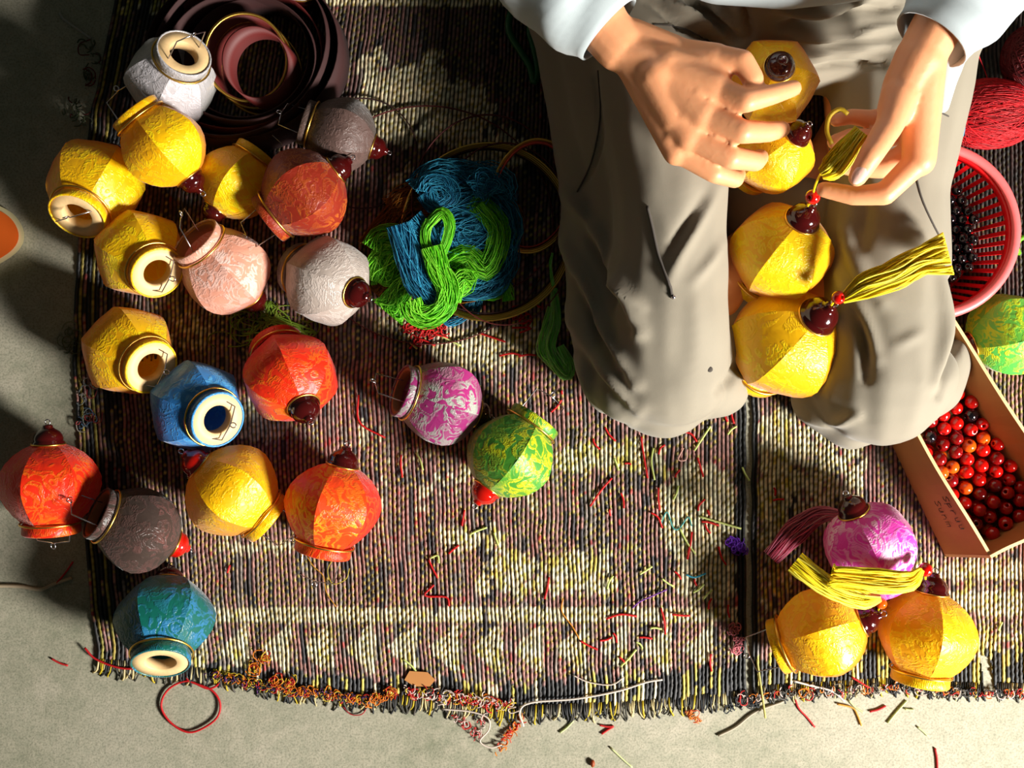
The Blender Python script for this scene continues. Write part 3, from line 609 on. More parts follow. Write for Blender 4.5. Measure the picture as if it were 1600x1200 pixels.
def blob_tangle(name, label, spots, cols, n, spread, z, r=.0008):
    b = MB()
    for (x, y) in spots:
        for i in range(n):
            a0 = rnd.uniform(0, 6); rr = rnd.uniform(.25, 1) * spread; ex = rnd.uniform(.4, 1); rot = rnd.uniform(0, 3); x0, y0 = x + rnd.gauss(0, spread * .4), y + rnd.gauss(0, spread * .3)
            pts = []
            for t_ in np.linspace(0, rnd.uniform(1.5, 5.5), 12):
                u, v = rr * math.cos(a0 + t_), rr * ex * math.sin(a0 + t_ * 1.1); pts.append(P(x0 + u * math.cos(rot) - v * math.sin(rot), y0 + u * math.sin(rot) + v * math.cos(rot), z + rnd.uniform(0, .0025)))
            b.tube(crom(pts[::3], 12), r * rnd.uniform(.7, 1.2), 3, col=lin(rnd.choice(cols)), cap=False)
    o = b.build(name, M_thread, color=True); o['kind'] = 'stuff'; return tag(o, label, 'thread')
W_ = (222, 206, 196); K_ = (48, 46, 50); Rr = (200, 34, 30); Or = (226, 130, 26); Yl = (216, 190, 50)
blob_tangle('thread_tangle', 'orange, red and black thread fluff along the left part of the hem', [(x, float(np.interp(x, *BX)) - 2) for x in range(330, 580, 9)], [Rr, Or, K_, K_, Yl, (90, 40, 110), Or], 9, 9, .006)
blob_tangle('thread_tangle', 'red orange fluff on the hem near the middle', [(415, 1030), (400, 1045), (430, 1062), (455, 1068), (590, 1090), (610, 1084)], [Or, Rr, Or, Yl], 16, 11, .007)
blob_tangle('thread_tangle', 'red and white thread tangle at the lowest point of the hem', [(x, 1082 + (x - 640) * .12) for x in range(640, 800, 9)], [Rr, W_, W_, K_, Or, Rr, Yl], 9, 11, .007, .0009)
blob_tangle('thread_tangle', 'red and white thread tangle trailing on the concrete', [(712, 1118), (728, 1130), (742, 1142), (752, 1126), (746, 1150)], [Rr, W_, (226, 120, 120), W_], 6, 9, .003, .0008)
blob_tangle('thread_tangle', 'orange red thread knot on the concrete below the tangle', [(798, 1146), (790, 1158), (780, 1170), (806, 1136), (812, 1124)], [(226, 60, 40), Or, (230, 90, 60)], 7, 8, .003, .0009)
single('white_curl_thread', [(690, 1108), (735, 1112), (762, 1122), (764, 1140), (750, 1158), (766, 1168), (784, 1164)], (226, 212, 200), 'white thread curl linking the two trailing tangles', z=.005, r=.001)
blob_tangle('thread_tangle', 'white and dark thread tangle along the hem of the right mat', [(x, float(np.interp(x, *BX)) + 4) for x in range(1150, 1600, 12)], [W_, K_, K_, (110, 104, 96), Rr, Or], 6, 9, .005, .0008)
blob_tangle('thread_tangle', 'green and red loose threads at the frayed upper left mat edge', [(135, 70), (150, 90), (140, 120), (120, 160), (110, 175), (130, 190)], [(96, 104, 72), (80, 96, 60), (120, 40, 36), (110, 116, 90)], 7, 14, .004, .0009)
blob_tangle('thread_tangle', 'pale grey thread frizz at the left mat edge beside the yellow lantern', [(108, 520), (112, 545), (104, 535)], [(130, 136, 110), (110, 116, 90)], 8, 13, .004, .0007)
blob_tangle('thread_tangle', 'pale blue and grey thread frizz at the left mat edge beside the blue lantern', [(132, 620), (128, 660), (140, 650), (145, 600)], [(120, 130, 130), (90, 120, 150), (160, 150, 140), (170, 60, 60)], 7, 13, .006, .0007)
blob_tangle('purple_tuft', 'small tuft of purple thread beside the joint of the mats', [(1150, 850), (1155, 858), (1146, 846)], [(110, 30, 190), (90, 20, 160), (130, 50, 210)], 22, 10, .007, .0008)
blob_tangle('pink_tuft', 'faded pink thread tuft on the hem near the joint of the mats', [(1148, 985), (1154, 1000), (1150, 1012)], [(220, 130, 140), (200, 110, 120)], 14, 9, .007, .0008)
blob_tangle('red_thread_pile', 'pile of clipped red thread below the blue yarn', [(640, 512), (660, 520), (652, 532), (690, 512), (675, 520), (820, 500), (806, 490)], [(206, 16, 20), (226, 40, 36), (180, 10, 16)], 9, 10, .007, .001)
blob_tangle('black_tuft', 'black knotted thread tuft on the hem at the joint of the mats', [(1175, 1100), (1184, 1104), (1150, 1096), (1140, 1108)], [(40, 42, 46), (60, 66, 70)], 8, 10, .003, .0009)
blob_tangle('orange_tuft', 'orange fluff on the concrete below the hem', [(1082, 1115), (1088, 1122)], [(226, 100, 50), (236, 150, 60)], 10, 8, .003, .0007)
b = MB(); b.ball(P(926, 1193, .003), .004, 8, 6, sc_=(.7, 1.2, .7), col=lin((160, 70, 20))); tag(b.build('seed_husk', M_thread, color=True), 'small brown husk on the concrete at the bottom edge', 'husk')
b = MB()
pts = [P(640, 1048, .006), P(668, 1050, .007), P(680, 1062, .006), P(672, 1072, .006), P(648, 1072, .006), P(632, 1062, .006)]
b.add([tuple(p) for p in pts] + [tuple(p + Vector((0, 0, .0015))) for p in pts], [tuple(range(6)), tuple(range(11, 5, -1))] + [(i, (i + 1) % 6, 6 + (i + 1) % 6, 6 + i) for i in range(6)])
tag(b.build('cloth_scrap', M_card, smooth=False), 'small brown paper scrap caught in the hem', 'scrap')

# ------------------------------------------------------------------ hoops and coils
def ring_pts(cx, cy, rx, ry, z, rot=0, a0=0, a1=360, tilt=0, n=64, tdir=0):
    out = []; full = abs(a1 - a0) >= 360
    for t_ in np.linspace(math.radians(a0), math.radians(a1), n + (0 if not full else 1))[: n]:
        u, v = rx * math.cos(t_), ry * math.sin(t_); r_ = math.radians(rot)
        X, Y = u * math.cos(r_) - v * math.sin(r_), u * math.sin(r_) + v * math.cos(r_)
        zz = z + tilt * math.cos(t_ + r_ - math.radians(tdir)); out.append((cx + X, cy - Y, zz))
    return out
def band(b, pts, h, th, closed=True, mi=0, lean=0, shift=(0, 0)):
    """flat strip standing on edge along px points, height h, thickness th (metres)"""
    p = [P(*q) for q in pts]; n = len(p); cc = sum(p, Vector()) / n; vs = []; fs = []
    for q in p:
        d = (q - cc); d.z = 0; d.normalize()
        vs += [q - d * th / 2, q + d * th / 2, q + d * (th / 2 + lean) + Vector((shift[0], shift[1], h)), q + d * (lean - th / 2) + Vector((shift[0], shift[1], h))]
    m = n if closed else n - 1
    for i in range(m):
        j = (i + 1) % n
        for k in range(4): fs.append((i * 4 + k, j * 4 + k, j * 4 + (k + 1) % 4, i * 4 + (k + 1) % 4))
    if not closed: fs += [(0, 1, 2, 3), (n * 4 - 1, n * 4 - 2, n * 4 - 3, n * 4 - 4)]
    b.add(vs, fs, mi=mi)
def coil(label, rings, group, name='band_coil', shift=(0, 0)):
    root = empty(name, P(rings[0][0], rings[0][1], 0), label, 'coil', group); bpy.context.view_layer.update()
    for (cx, cy, rx, ry, z, rot, tilt, tdir, h, m_, gold) in rings:
        q = ring_pts(cx, cy, rx, ry, z, rot, tilt=tilt, tdir=tdir)
        b = MB(); band(b, q, h, .0016, shift=shift); b.build('band', m_, root)
        if gold:
            for dz in (0, .5, 1):
                b = MB(); b.tube([P(*p_) + Vector((shift[0] * dz, shift[1] * dz, h * dz)) for p_ in ring_pts(cx, cy, rx + 2.2, ry + 2.2, z, rot, tilt=tilt, tdir=tdir)], .0019, 6, closed=True); b.build('gold_edge', M_gold, root)
coil('wide dark maroon strip coil at the top left, behind the silvery lantern', [(398, 108, 150, 128, .004, 20, .0, 0, .045, M_dmar, 0), (392, 112, 128, 108, .004, 10, 0, 0, .040, M_maroon, 0), (400, 116, 112, 96, .004, 0, 0, 0, .050, M_dmar, 0), (404, 112, 96, 88, .006, 30, 0, 0, .034, M_dmar, 0), (398, 108, 140, 118, .004, 40, 0, 0, .052, M_dmar, 0)], 'strip coils', shift=(-.006, .006))
coil('small maroon strip coil with gold edges standing inside the wide coil', [(408, 112, 60, 66, .026, 20, .016, 140, .018, M_maroon, 1), (412, 118, 56, 62, .008, 20, .010, 140, .016, M_maroon, 1), (420, 116, 50, 56, .046, 20, .016, 140, .010, M_maroon, 0)], 'strip coils', shift=(-.013, .011))
def hoop(label, cx, cy, rx, ry, z, rot=0, m_=None, r=.0016, gold=0, tilt=0, tdir=0, h=0):
    root = empty('hoop', P(cx, cy, 0), label, 'hoop', 'loose hoops'); bpy.context.view_layer.update()
    b = MB()
    if h: band(b, ring_pts(cx, cy, rx, ry, z, rot, tilt=tilt, tdir=tdir, n=80), h, .0012)
    else: b.tube([P(*p_) for p_ in ring_pts(cx, cy, rx, ry, z, rot, tilt=tilt, tdir=tdir, n=80)], r, 6, closed=True)
    b.build('strip', m_ or M_maroon, root)
    for k in range(gold):
        b = MB(); b.tube([P(p_[0], p_[1], p_[2] + .002 + k * .0035) for p_ in ring_pts(cx + k * 0.5, cy, rx + 3 + k * 2.5, ry + 3 + k * 2.5, z, rot, tilt=tilt, tdir=tdir, n=80)], .0013, 6, closed=True); b.build('gold_edge', M_gold, root)
hoop('thin dark red hoop arching farthest above the blue yarn', 762, 318, 118, 138, .02, 0, h=.004)
hoop('thin dark red hoop crossing just above the blue yarn', 788, 366, 108, 142, .03, 0, h=.004)
hoop('small dark hoop around the shaded mauve lantern', 566, 240, 86, 86, .008, 0, m_=M_dmar, h=.003)
hoop('large thin red hoop under the blue yarn reaching down to the purple lantern', 668, 352, 196, 186, .006, -4, m_=M_maroon, h=.003)
hoop('upright small hoop with triple gold edge and coral lining beside the shaded thigh', 832, 306, 58, 82, .02, -12, m_=M_redband, gold=3, tilt=.014, tdir=100, h=.010)
hoop('gold edged hoop stack curving under the neon green hank', 760, 362, 124, 128, .014, -10, m_=M_dmar, gold=4, tilt=.006, tdir=0, h=.008)
b = MB(); band(b, [(832, 385, .02), (850, 350, .022), (868, 315, .024)], .002, .010, closed=False); tag(b.build('grey_strip', M_cloth), 'flat pale strip crossing the small gold edged hoop', 'strip')
b = MB(); b.tube(crom(pix([(812, -20), (798, 20), (796, 50), (812, 78), (828, 104), (834, 128), (840, 110), (834, 74), (828, 50), (832, 20), (840, -10)], .02), 50), .0042, 8)
tag(b.build('green_plastic_loop', M_greenpl), 'dark green plastic loop lying beside the hip at the top edge', 'loop')

# ------------------------------------------------------------------ basket with black beads
cxy = P(1457, 360, .092); BR = 130 * sc(.092)
root = empty('plastic_basket', (cxy.x, cxy.y, 0.004), 'round red slatted plastic basket with pink rim holding black beads', 'basket'); bpy.context.view_layer.update()
def at(me_or_b, name, m_, parent=root, world=True):
    o = me_or_b.build(name, m_, parent, world=False); return o
rb = BR * .80
b = MB(); b.lathe([(BR - .001, .084), (BR + .005, .085), (BR + .0075, .080), (BR + .0065, .087), (BR + .004, .0905), (BR - .002, .0905), (BR - .004, .087)], 72, close=True); at(b, 'rim', M_rim)
b = MB(); b.lathe([(BR - .004, .083), (BR - .001, .083), (BR - .001, .0735), (BR - .005, .0735)], 72, close=True); at(b, 'upper_band', M_basket)
b = MB(); b.lathe([(0, .0), (rb + .002, .0), (rb + .003, .012), (rb, .012), (rb - .002, .003), (0, .003)], 60); at(b, 'base', M_basket)
b = MB()
for s_ in range(1):
    w2 = .0024
    x0, z0, x1, z1 = rb, .006, BR - .003, .076
    b.add([(x0, -w2 * .75, z0), (x0, w2 * .75, z0), (x1, w2, z1), (x1, -w2, z1), (x0 + .002, -w2 * .75, z0), (x0 + .002, w2 * .75, z0), (x1 + .002, w2, z1), (x1 + .002, -w2, z1)],
          [(0, 1, 2, 3), (7, 6, 5, 4), (0, 4, 5, 1), (1, 5, 6, 2), (2, 6, 7, 3), (3, 7, 4, 0)])
slat = b.mesh('slat', M_basket, smooth=False)
for k in range(50):
    o = bpy.data.objects.new('slat', slat); C.objects.link(o); o.parent = root; o.rotation_euler = (0, 0, 2 * PI * k / 50)
bc = Vector((cxy.x, cxy.y, 0))
for lay, (zz, rad) in enumerate(((.014, rb - .010), (.025, rb - .010), (.036, rb - .008), (.047, rb - .004))):
    st = .0125; k = 0; y = -rad
    while y < rad:
        x = -rad + (k % 2) * st / 2 + lay * st / 2
        while x < rad:
            pxx = 800 + (bc.x + x) / sc(zz)
            pyy = 600 - (bc.y + y) / sc(zz)
            if x * x + y * y < rad * rad and pxx > 1462 and (lay > 1 or x * x + y * y > (rad - .02) ** 2): bead('black', (bc.x + x + rnd.uniform(-.001, .001), bc.y + y + rnd.uniform(-.001, .001), zz + rnd.uniform(-.001, .001)), .0061, 'black bead in basket, ' + ('lowest', 'low', 'upper', 'topmost')[lay] + ' layer, ' + ('row at the skein end', 'row above the middle', 'middle row', 'row below the middle', 'row near the cardboard box')[min(4, max(0, int((pyy - 290) / 30)))] + (', by the trousers' if pxx < 1482 else ', second from trousers' if pxx < 1499 else ', by the slats'), 'black beads in the basket')
            x += st
        y += st * .87; k += 1

# ------------------------------------------------------------------ cardboard box with red beads
ZB = .082
rim = [P(1352, 545, ZB), P(1548, 872, ZB), P(1688, 800, ZB), P(1485, 488, ZB)]
base = [P(1330, 560, .006), P(1478, 870, .006), P(1610, 798, .006), P(1462, 488, .006)]
base[3] = P(1440, 510, .006)
root = empty('cardboard_box', P(1500, 700, .006), 'open cardboard box full of red wooden beads at right', 'box'); bpy.context.view_layer.update()
cen = sum(rim, Vector()) / 4
def wall(i, j, name='side_panel', n=14):
    b = MB(); vs = []; th = .0035
    nrm = (rim[j] - rim[i]).cross(Vector((0, 0, 1))).normalized()
    if nrm.dot(cen - rim[i]) < 0: nrm = -nrm
    for k in range(n + 1):
        f = k / n; wob = .0022 * math.sin(f * 7 + i * 2) * math.sin(f * PI); dz = .0018 * math.sin(f * 11 + i)
        lo = base[i].lerp(base[j], f); hi = rim[i].lerp(rim[j], f) + nrm * wob + Vector((0, 0, dz))
        vs += [lo, hi, hi + nrm * th, lo + nrm * th]
    fs = []
    for k in range(n):
        a = k * 4; c_ = a + 4
        fs += [(a, a + 1, c_ + 1, c_), (a + 2, a + 3, c_ + 3, c_ + 2), (a, c_, c_ + 3, a + 3)]
    fs2 = [(k * 4 + 1, k * 4 + 2, k * 4 + 6, k * 4 + 5) for k in range(n)]
    b.add(vs, fs + fs2 + [(0, 3, 2, 1), (n * 4, n * 4 + 1, n * 4 + 2, n * 4 + 3)]); b.mi = [0] * len(fs) + [1] * (len(fs2) + 2)
    return b.build(name, [M_card, M_cardedge], root, smooth=False)
for i in range(4): wall(i, (i + 1) % 4)
b = MB(); b.add([tuple(q) for q in base] + [tuple(q - Vector((0, 0, .003))) for q in base], [(0, 1, 2, 3), (7, 6, 5, 4), (0, 4, 5, 1), (1, 5, 6, 2), (2, 6, 7, 3), (3, 7, 4, 0)]); b.build('bottom_panel', M_card, root, smooth=False)
# pen scribble on the outer left side, two short lines of letters too faint to read
def onwall(f, h, out=.0006):
    lo = base[0].lerp(base[1], f); hi = rim[0].lerp(rim[1], f); p_ = lo.lerp(hi, h)
    nn = (rim[1] - rim[0]).cross(hi - lo).normalized()
    if nn.dot(cen - p_) > 0: nn = -nn
    return p_ + nn * (out + .0014)
b = MB()
GLY = {'S': [[(1, .9), (.5, 1), (0, .8), (.5, .5), (1, .25), (.5, 0), (0, .1)]], 'p': [[(0, -.4), (0, .7)], [(0, .6), (.7, .7), (.8, .3), (0, .1)]], 'r': [[(0, 0), (0, .7)], [(0, .45), (.4, .7), (.8, .65)]], 'u': [[(0, .7), (.1, .1), (.6, 0), (.8, .7)], [(.8, .7), (.85, 0)]], 'n': [[(0, 0), (0, .7)], [(0, .5), (.5, .7), (.8, .4), (.8, 0)]], 'm': [[(0, 0), (0, .7), (.4, .6), (.4, 0)], [(.4, .6), (.9, .6), (.9, 0)]]}
for row, (word, h0) in enumerate((('Spruu', .74), ('Sunm', .46))):
    for k, chh in enumerate(word):
        for st_ in GLY[chh]:
            b.tube([onwall(.70 + (k + p_[0] * .7) * .034 + row * .02, h0 + p_[1] * .13) for p_ in st_], .00035, 4)
b.build('pen_lettering', M_ink, root)
ax_ = (base[1] - base[0]).normalized(); bx_ = (base[3] - base[0]); bx_.z = 0; L1 = (base[1] - base[0]).length
bx_ = Vector((-ax_.y, ax_.x, 0)) if Vector((-ax_.y, ax_.x, 0)).dot(bx_) > 0 else Vector((ax_.y, -ax_.x, 0))
Wd = (base[3] - base[0]).dot(bx_)
st = .0162; nb = 0
for lay in (1, 2):
    z_ = .0145 + (lay - 1) * .0125; k = 0; u = L1 * .24
    while u < L1 - .008 + lay * .002:
        v = .012 + (k % 2) * st / 2 + (lay % 2) * st / 3
        while v < Wd - .008 + lay * .003:
            kd = rnd.choices(['red', 'dred', 'orange', 'black'], [64, 22, 12, 2])[0]
            fu, fv = u / L1, v / Wd; hz = (z_ - .006) / (ZB - .006)
            cr_ = [base[q_].lerp(rim[q_], hz) for q_ in range(4)]
            p_ = cr_[0].lerp(cr_[1], fu).lerp(cr_[3].lerp(cr_[2], fu), fv) + Vector((rnd.uniform(-.002, .002), rnd.uniform(-.002, .002), 0)); p_.z = z_ + rnd.uniform(-.002, .004) + .006 * (1 - fv)
            lb = {'red': 'glossy red wooden bead', 'dred': 'dark red wooden bead', 'orange': 'glossy orange wooden bead', 'black': 'odd black bead'}[kd] + ' ' + ('low', 'midway', 'on top')[lay] + ' in the box, ' + ('scribbled side', 'left of centre', 'right of centre', 'far side')[min(3, int(fv * 4))] + ', ' + ('under the knee', 'near the knee', 'halfway', 'below halfway', 'near the end', 'at the lower end')[min(5, max(0, int((fu - .3) / .12)))]
            bead(kd, p_, rnd.uniform(.0074, .0084), lb, kd + ' beads in the cardboard box'); nb += 1
            v += st
        u += st * .88; k += 1

# ------------------------------------------------------------------ red yarn skeins
def skein(label, cx, cy, rx, ry, z, cols, n, group):
    b = MB(); c0 = P(cx, cy, z); s = sc(z); A_, B_, D_ = rx * s, ry * s, ry * s * .8
    core = MB()
    core.ball((0, 0, 0), 1, 20, 12, sc_=(A_ * .97, B_ * .95, D_ * .95), col=lin((150, 6, 16)))
    b.add([Vector(v) + c0 for v in core.v], core.f, lin((150, 6, 16)))
    for i in range(n):
        tilt_ = rnd.gauss(0, .38); ph = rnd.uniform(0, 2 * PI); q = []
        nx_ = Vector((math.sin(tilt_), math.cos(tilt_) * math.cos(ph), math.cos(tilt_) * math.sin(ph)))
        u = nx_.orthogonal().normalized() if abs(nx_.x) > .9 else Vector((1, 0, 0)) - nx_ * nx_.x; u.normalize(); v = nx_.cross(u); lo = rnd.uniform(1.0, 1.05)
        a0 = rnd.uniform(0, 6)
        for t_ in np.linspace(0, 2 * PI, 26)[:-1]:
            d = (u * math.cos(t_ + a0) + v * math.sin(t_ + a0)); q.append(c0 + Vector((d.x * A_, d.y * B_, d.z * D_)) * lo)
        q = [p_ for p_ in q if p_.z > .004]
        if len(q) > 5: b.tube(q, .0008, 3, col=tuple(v_ * rnd.uniform(.7, 1.2) for v_ in lin(rnd.choice(cols))), cap=False)
    return tag(b.build('yarn_skein', M_thread, color=True), label, 'yarn', group)
RC = [(206, 4, 22), (190, 3, 18), (168, 2, 14), (222, 16, 32)]
skein('bright red yarn skein between the elbow and the red basket', 1545, 178, 76, 52, .038, RC, 260, 'red yarn skeins')
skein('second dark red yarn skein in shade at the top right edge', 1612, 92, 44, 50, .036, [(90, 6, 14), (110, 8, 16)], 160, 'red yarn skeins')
b = MB(); q = [P(1478, 215, .06), P(1480, 196, .07), P(1492, 182, .08), P(1502, 196, .08), P(1500, 212, .07)]
b.tube(crom(q, 12), [.004] * 12, 8, col=lin((60, 180, 226))); b.tube(crom(pix([(1482, 210, .078), (1492, 207, .082), (1502, 206, .08)]), 8), .0035, 8, col=lin((236, 236, 230)))
tag(b.build('blue_clip', M_thread, color=True), 'blue and white tag pinned at the tip of the bright red skein', 'tag')
b = MB()
for i in range(9): b.tube(crom(pix([(1535 + i, 22 + i, .10), (1518 + i * .8, 44, .08), (1504 + i, 66, .06), (1494, 100 + i * 2, .05), (1500, 130, .05)]), 14), .0009, 4, col=lin((220, 10, 36)))
b.tube(crom(pix([(1522, 36, .09), (1526, 76, .05), (1540, 114, .02), (1552, 150, .05)]), 14), .0008, 4, col=lin((190, 14, 30)))
tag(b.build('red_thread_strand', M_thread, color=True), 'loose red threads running from the sleeve to the bright red skein', 'thread')
single('yellow_stalk', [(1500, 71, .03), (1514, 74, .03), (1530, 82, .03)], (216, 214, 130), 'pale yellow straw stalk behind the right sleeve', z=.03, r=.0012)
b = MB(); b.tube(crom(pix([(1592, 396, .02), (1588, 384, .03), (1596, 372, .035), (1612, 372, .03)]), 12), .003, 6, col=lin((120, 190, 30)))
tag(b.build('green_ring', M_thread, color=True), 'small green ring at the right edge beside the basket', 'ring')
# orange pad at left edge
b = MB(); q = crom([(-60, 300), (0, 322), (26, 340), (38, 366), (30, 390), (0, 412), (-60, 440)], 26)
root = empty('rounded_pad', P(0, 365), 'orange rounded pad with pale rim at the left edge on the concrete', 'pad'); bpy.context.view_layer.update()
def slab(pts, z0, z1, col, inset=0):
    c_ = (-30, 366); p2 = [(c_[0] + (x - c_[0]) * (1 - inset), c_[1] + (y - c_[1]) * (1 - inset)) for x, y, *_ in pts]; n = len(p2)
    b = MB(); b.add([P(x, y, z0) for x, y in p2] + [P(x, y, z1) for x, y in p2], [tuple(range(n)), tuple(range(2 * n - 1, n - 1, -1))] + [(i, (i + 1) % n, n + (i + 1) % n, n + i) for i in range(n)], lin(col)); return b
slab(q, .001, .014, (206, 196, 150)).build('pale_rim', M_thread, root, smooth=False, color=True)
slab(q, .0142, .017, (222, 100, 22), .13).build('orange_top', M_thread, root, smooth=False, color=True)

# ------------------------------------------------------------------ the person
person = empty('person', P(1240, -60, 0), 'person sitting cross legged in grey cotton trousers and pale shirt, threading a lantern tassel', 'person'); bpy.context.view_layer.update()
def capsule(b, p0, r0, p1, r1, n=14, m=5, flat=1.0):
    p0, p1 = Vector(p0), Vector(p1); d = p1 - p0
    if d.length < 1e-5: d = Vector((0, 0, 1e-4))
    t_ = d.normalized(); u = t_.cross(Vector((0, 0, 1)));
    if u.length < .05: u = t_.cross(Vector((0, 1, 0)))
    u.normalize(); v = t_.cross(u); vs = []; rings = []
    for i in range(m + 1): a = -PI / 2 + (PI / 2) * i / m; rings.append((p0 + t_ * r0 * math.sin(a), r0 * math.cos(a) + 1e-5))
    for i in range(m + 1): a = (PI / 2) * i / m; rings.append((p1 + t_ * r1 * math.sin(a), r1 * math.cos(a) + 1e-5))
    for (c_, r) in rings:
        for k in range(n): a = 2 * PI * k / n; vs.append(c_ + u * r * math.cos(a) + v * r * flat * math.sin(a))
    L = len(rings); fs = [(i * n + k, i * n + (k + 1) % n, (i + 1) * n + (k + 1) % n, (i + 1) * n + k) for i in range(L - 1) for k in range(n)]
    fs += [tuple(range(n))[::-1], tuple(range((L - 1) * n, L * n))]; b.add(vs, fs)
def chain(b, js, flat=1.0):
    for (a, ra), (c_, rc) in zip(js[:-1], js[1:]): capsule(b, a, ra, c_, rc, flat=flat)
def remesh(b, name, vox, smooth, m_, deform=None):
    me = bpy.data.meshes.new('tmp'); me.from_pydata(b.v, [], b.f); o = bpy.data.objects.new('tmp', me); C.objects.link(o)
    md = o.modifiers.new('r', 'REMESH'); md.mode = 'VOXEL'; md.voxel_size = vox
    if smooth: s_ = o.modifiers.new('s', 'SMOOTH'); s_.iterations = smooth; s_.factor = .5
    dg = bpy.context.evaluated_depsgraph_get(); me2 = bpy.data.meshes.new_from_object(o.evaluated_get(dg)); bpy.data.objects.remove(o)
    me2.materials.clear(); me2.materials.append(m_); me2.polygons.foreach_set('use_smooth', [True] * len(me2.polygons))
    if deform:
        n = len(me2.vertices); co = np.empty(n * 3); me2.vertices.foreach_get('co', co); co = co.reshape(-1, 3)
        no = np.empty(n * 3); me2.vertex_normals.foreach_get('vector', no); no = no.reshape(-1, 3)
        co = deform(co, no); me2.vertices.foreach_set('co', co.ravel()); me2.update()
    return link(name, me2, person)
J = lambda x, y, z, r: (P(x, y, z), r)
sk = MB()
# right arm and hand (the working one, photo left)
chain(sk, [J(820, -165, .30, .034), J(880, -60, .29, .032), J(945, 45, .275, .025), J(968, 72, .275, .024)])
wr = P(968, 72, .275)
kn = [J(1118, 138, .300, .0125), J(1100, 178, .296, .0125), J(1078, 212, .284, .012), J(1058, 236, .268, .011)]
for k_, (p_, r_) in enumerate(kn): capsule(sk, wr + Vector((.004 * (k_ - 1), -.003, 0)), .019, p_, r_ + .003)
for a_, c_ in ((0, 1), (1, 2), (2, 3)): capsule(sk, kn[a_][0].lerp(wr, .12), .0145, kn[c_][0].lerp(wr, .12), .014)
capsule(sk, wr.lerp(kn[1][0], .45), .022, wr.lerp(kn[2][0], .8), .017); capsule(sk, wr.lerp(kn[0][0], .5), .019, P(1120, 120, .292), .014)
chain(sk, [J(985, 62, .272, .02), J(1065, 92, .276, .0185), J(1118, 92, .292, .0145)])
chain(sk, [J(1118, 92, .292, .0135), J(1160, 96, .304, .0108), J(1176, 122, .304, .0100), J(1178, 148, .300, .0082)])
chain(sk, [kn[0], J(1166, 158, .314, .0106), J(1206, 148, .304, .0094), J(1240, 138, .288, .0078)])
chain(sk, [kn[1], J(1160, 206, .308, .0110), J(1200, 206, .290, .0098), J(1222, 202, .268, .0080)])
chain(sk, [kn[2], J(1142, 246, .292, .0110), J(1180, 252, .274, .0098), J(1188, 246, .250, .0082)])
chain(sk, [kn[3], J(1116, 270, .272, .0098), J(1148, 280, .256, .0088), J(1154, 272, .234, .0074)])
# left arm and hand (holding still, photo right)
chain(sk, [J(1620, -190, .33, .034), J(1540, -70, .315, .030), J(1462, 45, .30, .023), J(1446, 75, .298, .0225)])
wl = P(1444, 80, .296)
kl = [J(1436, 250, .285, .0125), J(1432, 232, .262, .012), J(1424, 205, .246, .0115), J(1412, 180, .236, .0105)]
for k_, (p_, r_) in enumerate(kl): capsule(sk, wl, .021, p_, r_ + .003)
for a_, c_ in ((0, 1), (1, 2), (2, 3)): capsule(sk, kl[a_][0].lerp(wl, .2), .0145, kl[c_][0].lerp(wl, .2), .014)
chain(sk, [J(1438, 90, .297, .023), J(1415, 135, .292, .021), J(1400, 170, .294, .017)])
chain(sk, [J(1406, 150, .297, .0175), J(1390, 196, .304, .0128), J(1362, 240, .313, .0112), J(1345, 268, .311, .0095), J(1340, 277, .309, .0085)])
chain(sk, [kl[0], J(1382, 303, .284, .0108), J(1335, 306, .276, .0092), J(1288, 296, .268, .0078)])
chain(sk, [kl[1], J(1378, 262, .250, .0105), J(1335, 262, .246, .0090), J(1300, 256, .248, .0074)])
chain(sk, [kl[2], J(1368, 218, .236, .0100), J(1330, 214, .234, .0088), J(1304, 222, .240, .0074)])
chain(sk, [kl[3], J(1360, 186, .228, .0090), J(1330, 182, .228, .0078), J(1306, 188, .232, .0066)])
# upper arms, chest core, neck, head (outside the frame)
shR, shL = Vector((.145, .53, .54)), Vector((.455, .53, .54)); ne = Vector((.30, .52, .60))
capsule(sk, P(820, -165, .30), .034, shR, .042); capsule(sk, P(1620, -190, .33), .034, shL, .042)
capsule(sk, shR, .045, ne, .05); capsule(sk, shL, .045, ne, .05)
chain(sk, [(Vector((.30, .60, .14)), .075), (Vector((.30, .60, .34)), .075), (Vector((.30, .55, .50)), .08)])
chain(sk, [(ne, .046), (Vector((.30, .485, .68)), .044)])
hd = Vector((.30, .455, .755))
capsule(sk, hd, .080, hd + Vector((0, .02, .02)), .082); capsule(sk, hd + Vector((0, -.045, -.045)), .042, hd + Vector((0, -.01, -.01)), .07)
capsule(sk, hd + Vector((0, -.082, .0)), .009, hd + Vector((0, -.097, -.028)), .012)
for sx in (-1, 1):
    capsule(sk, hd + Vector((sx * .083, .01, .012)), .010, hd + Vector((sx * .082, .012, -.018)), .008)
    hipp = Vector((.30 + sx * .08, .57, .11)); kneep = P(1025 if sx < 0 else 1378, 560, .095); ankle = P(1205 - sx * 60, 300, .035); toe = P(1205 - sx * 110, 200, .028)
    chain(sk, [(hipp, .06), (kneep, .045), (ankle, .026), (toe, .022)])
remesh(sk, 'body', .0023, 5, M_skin)
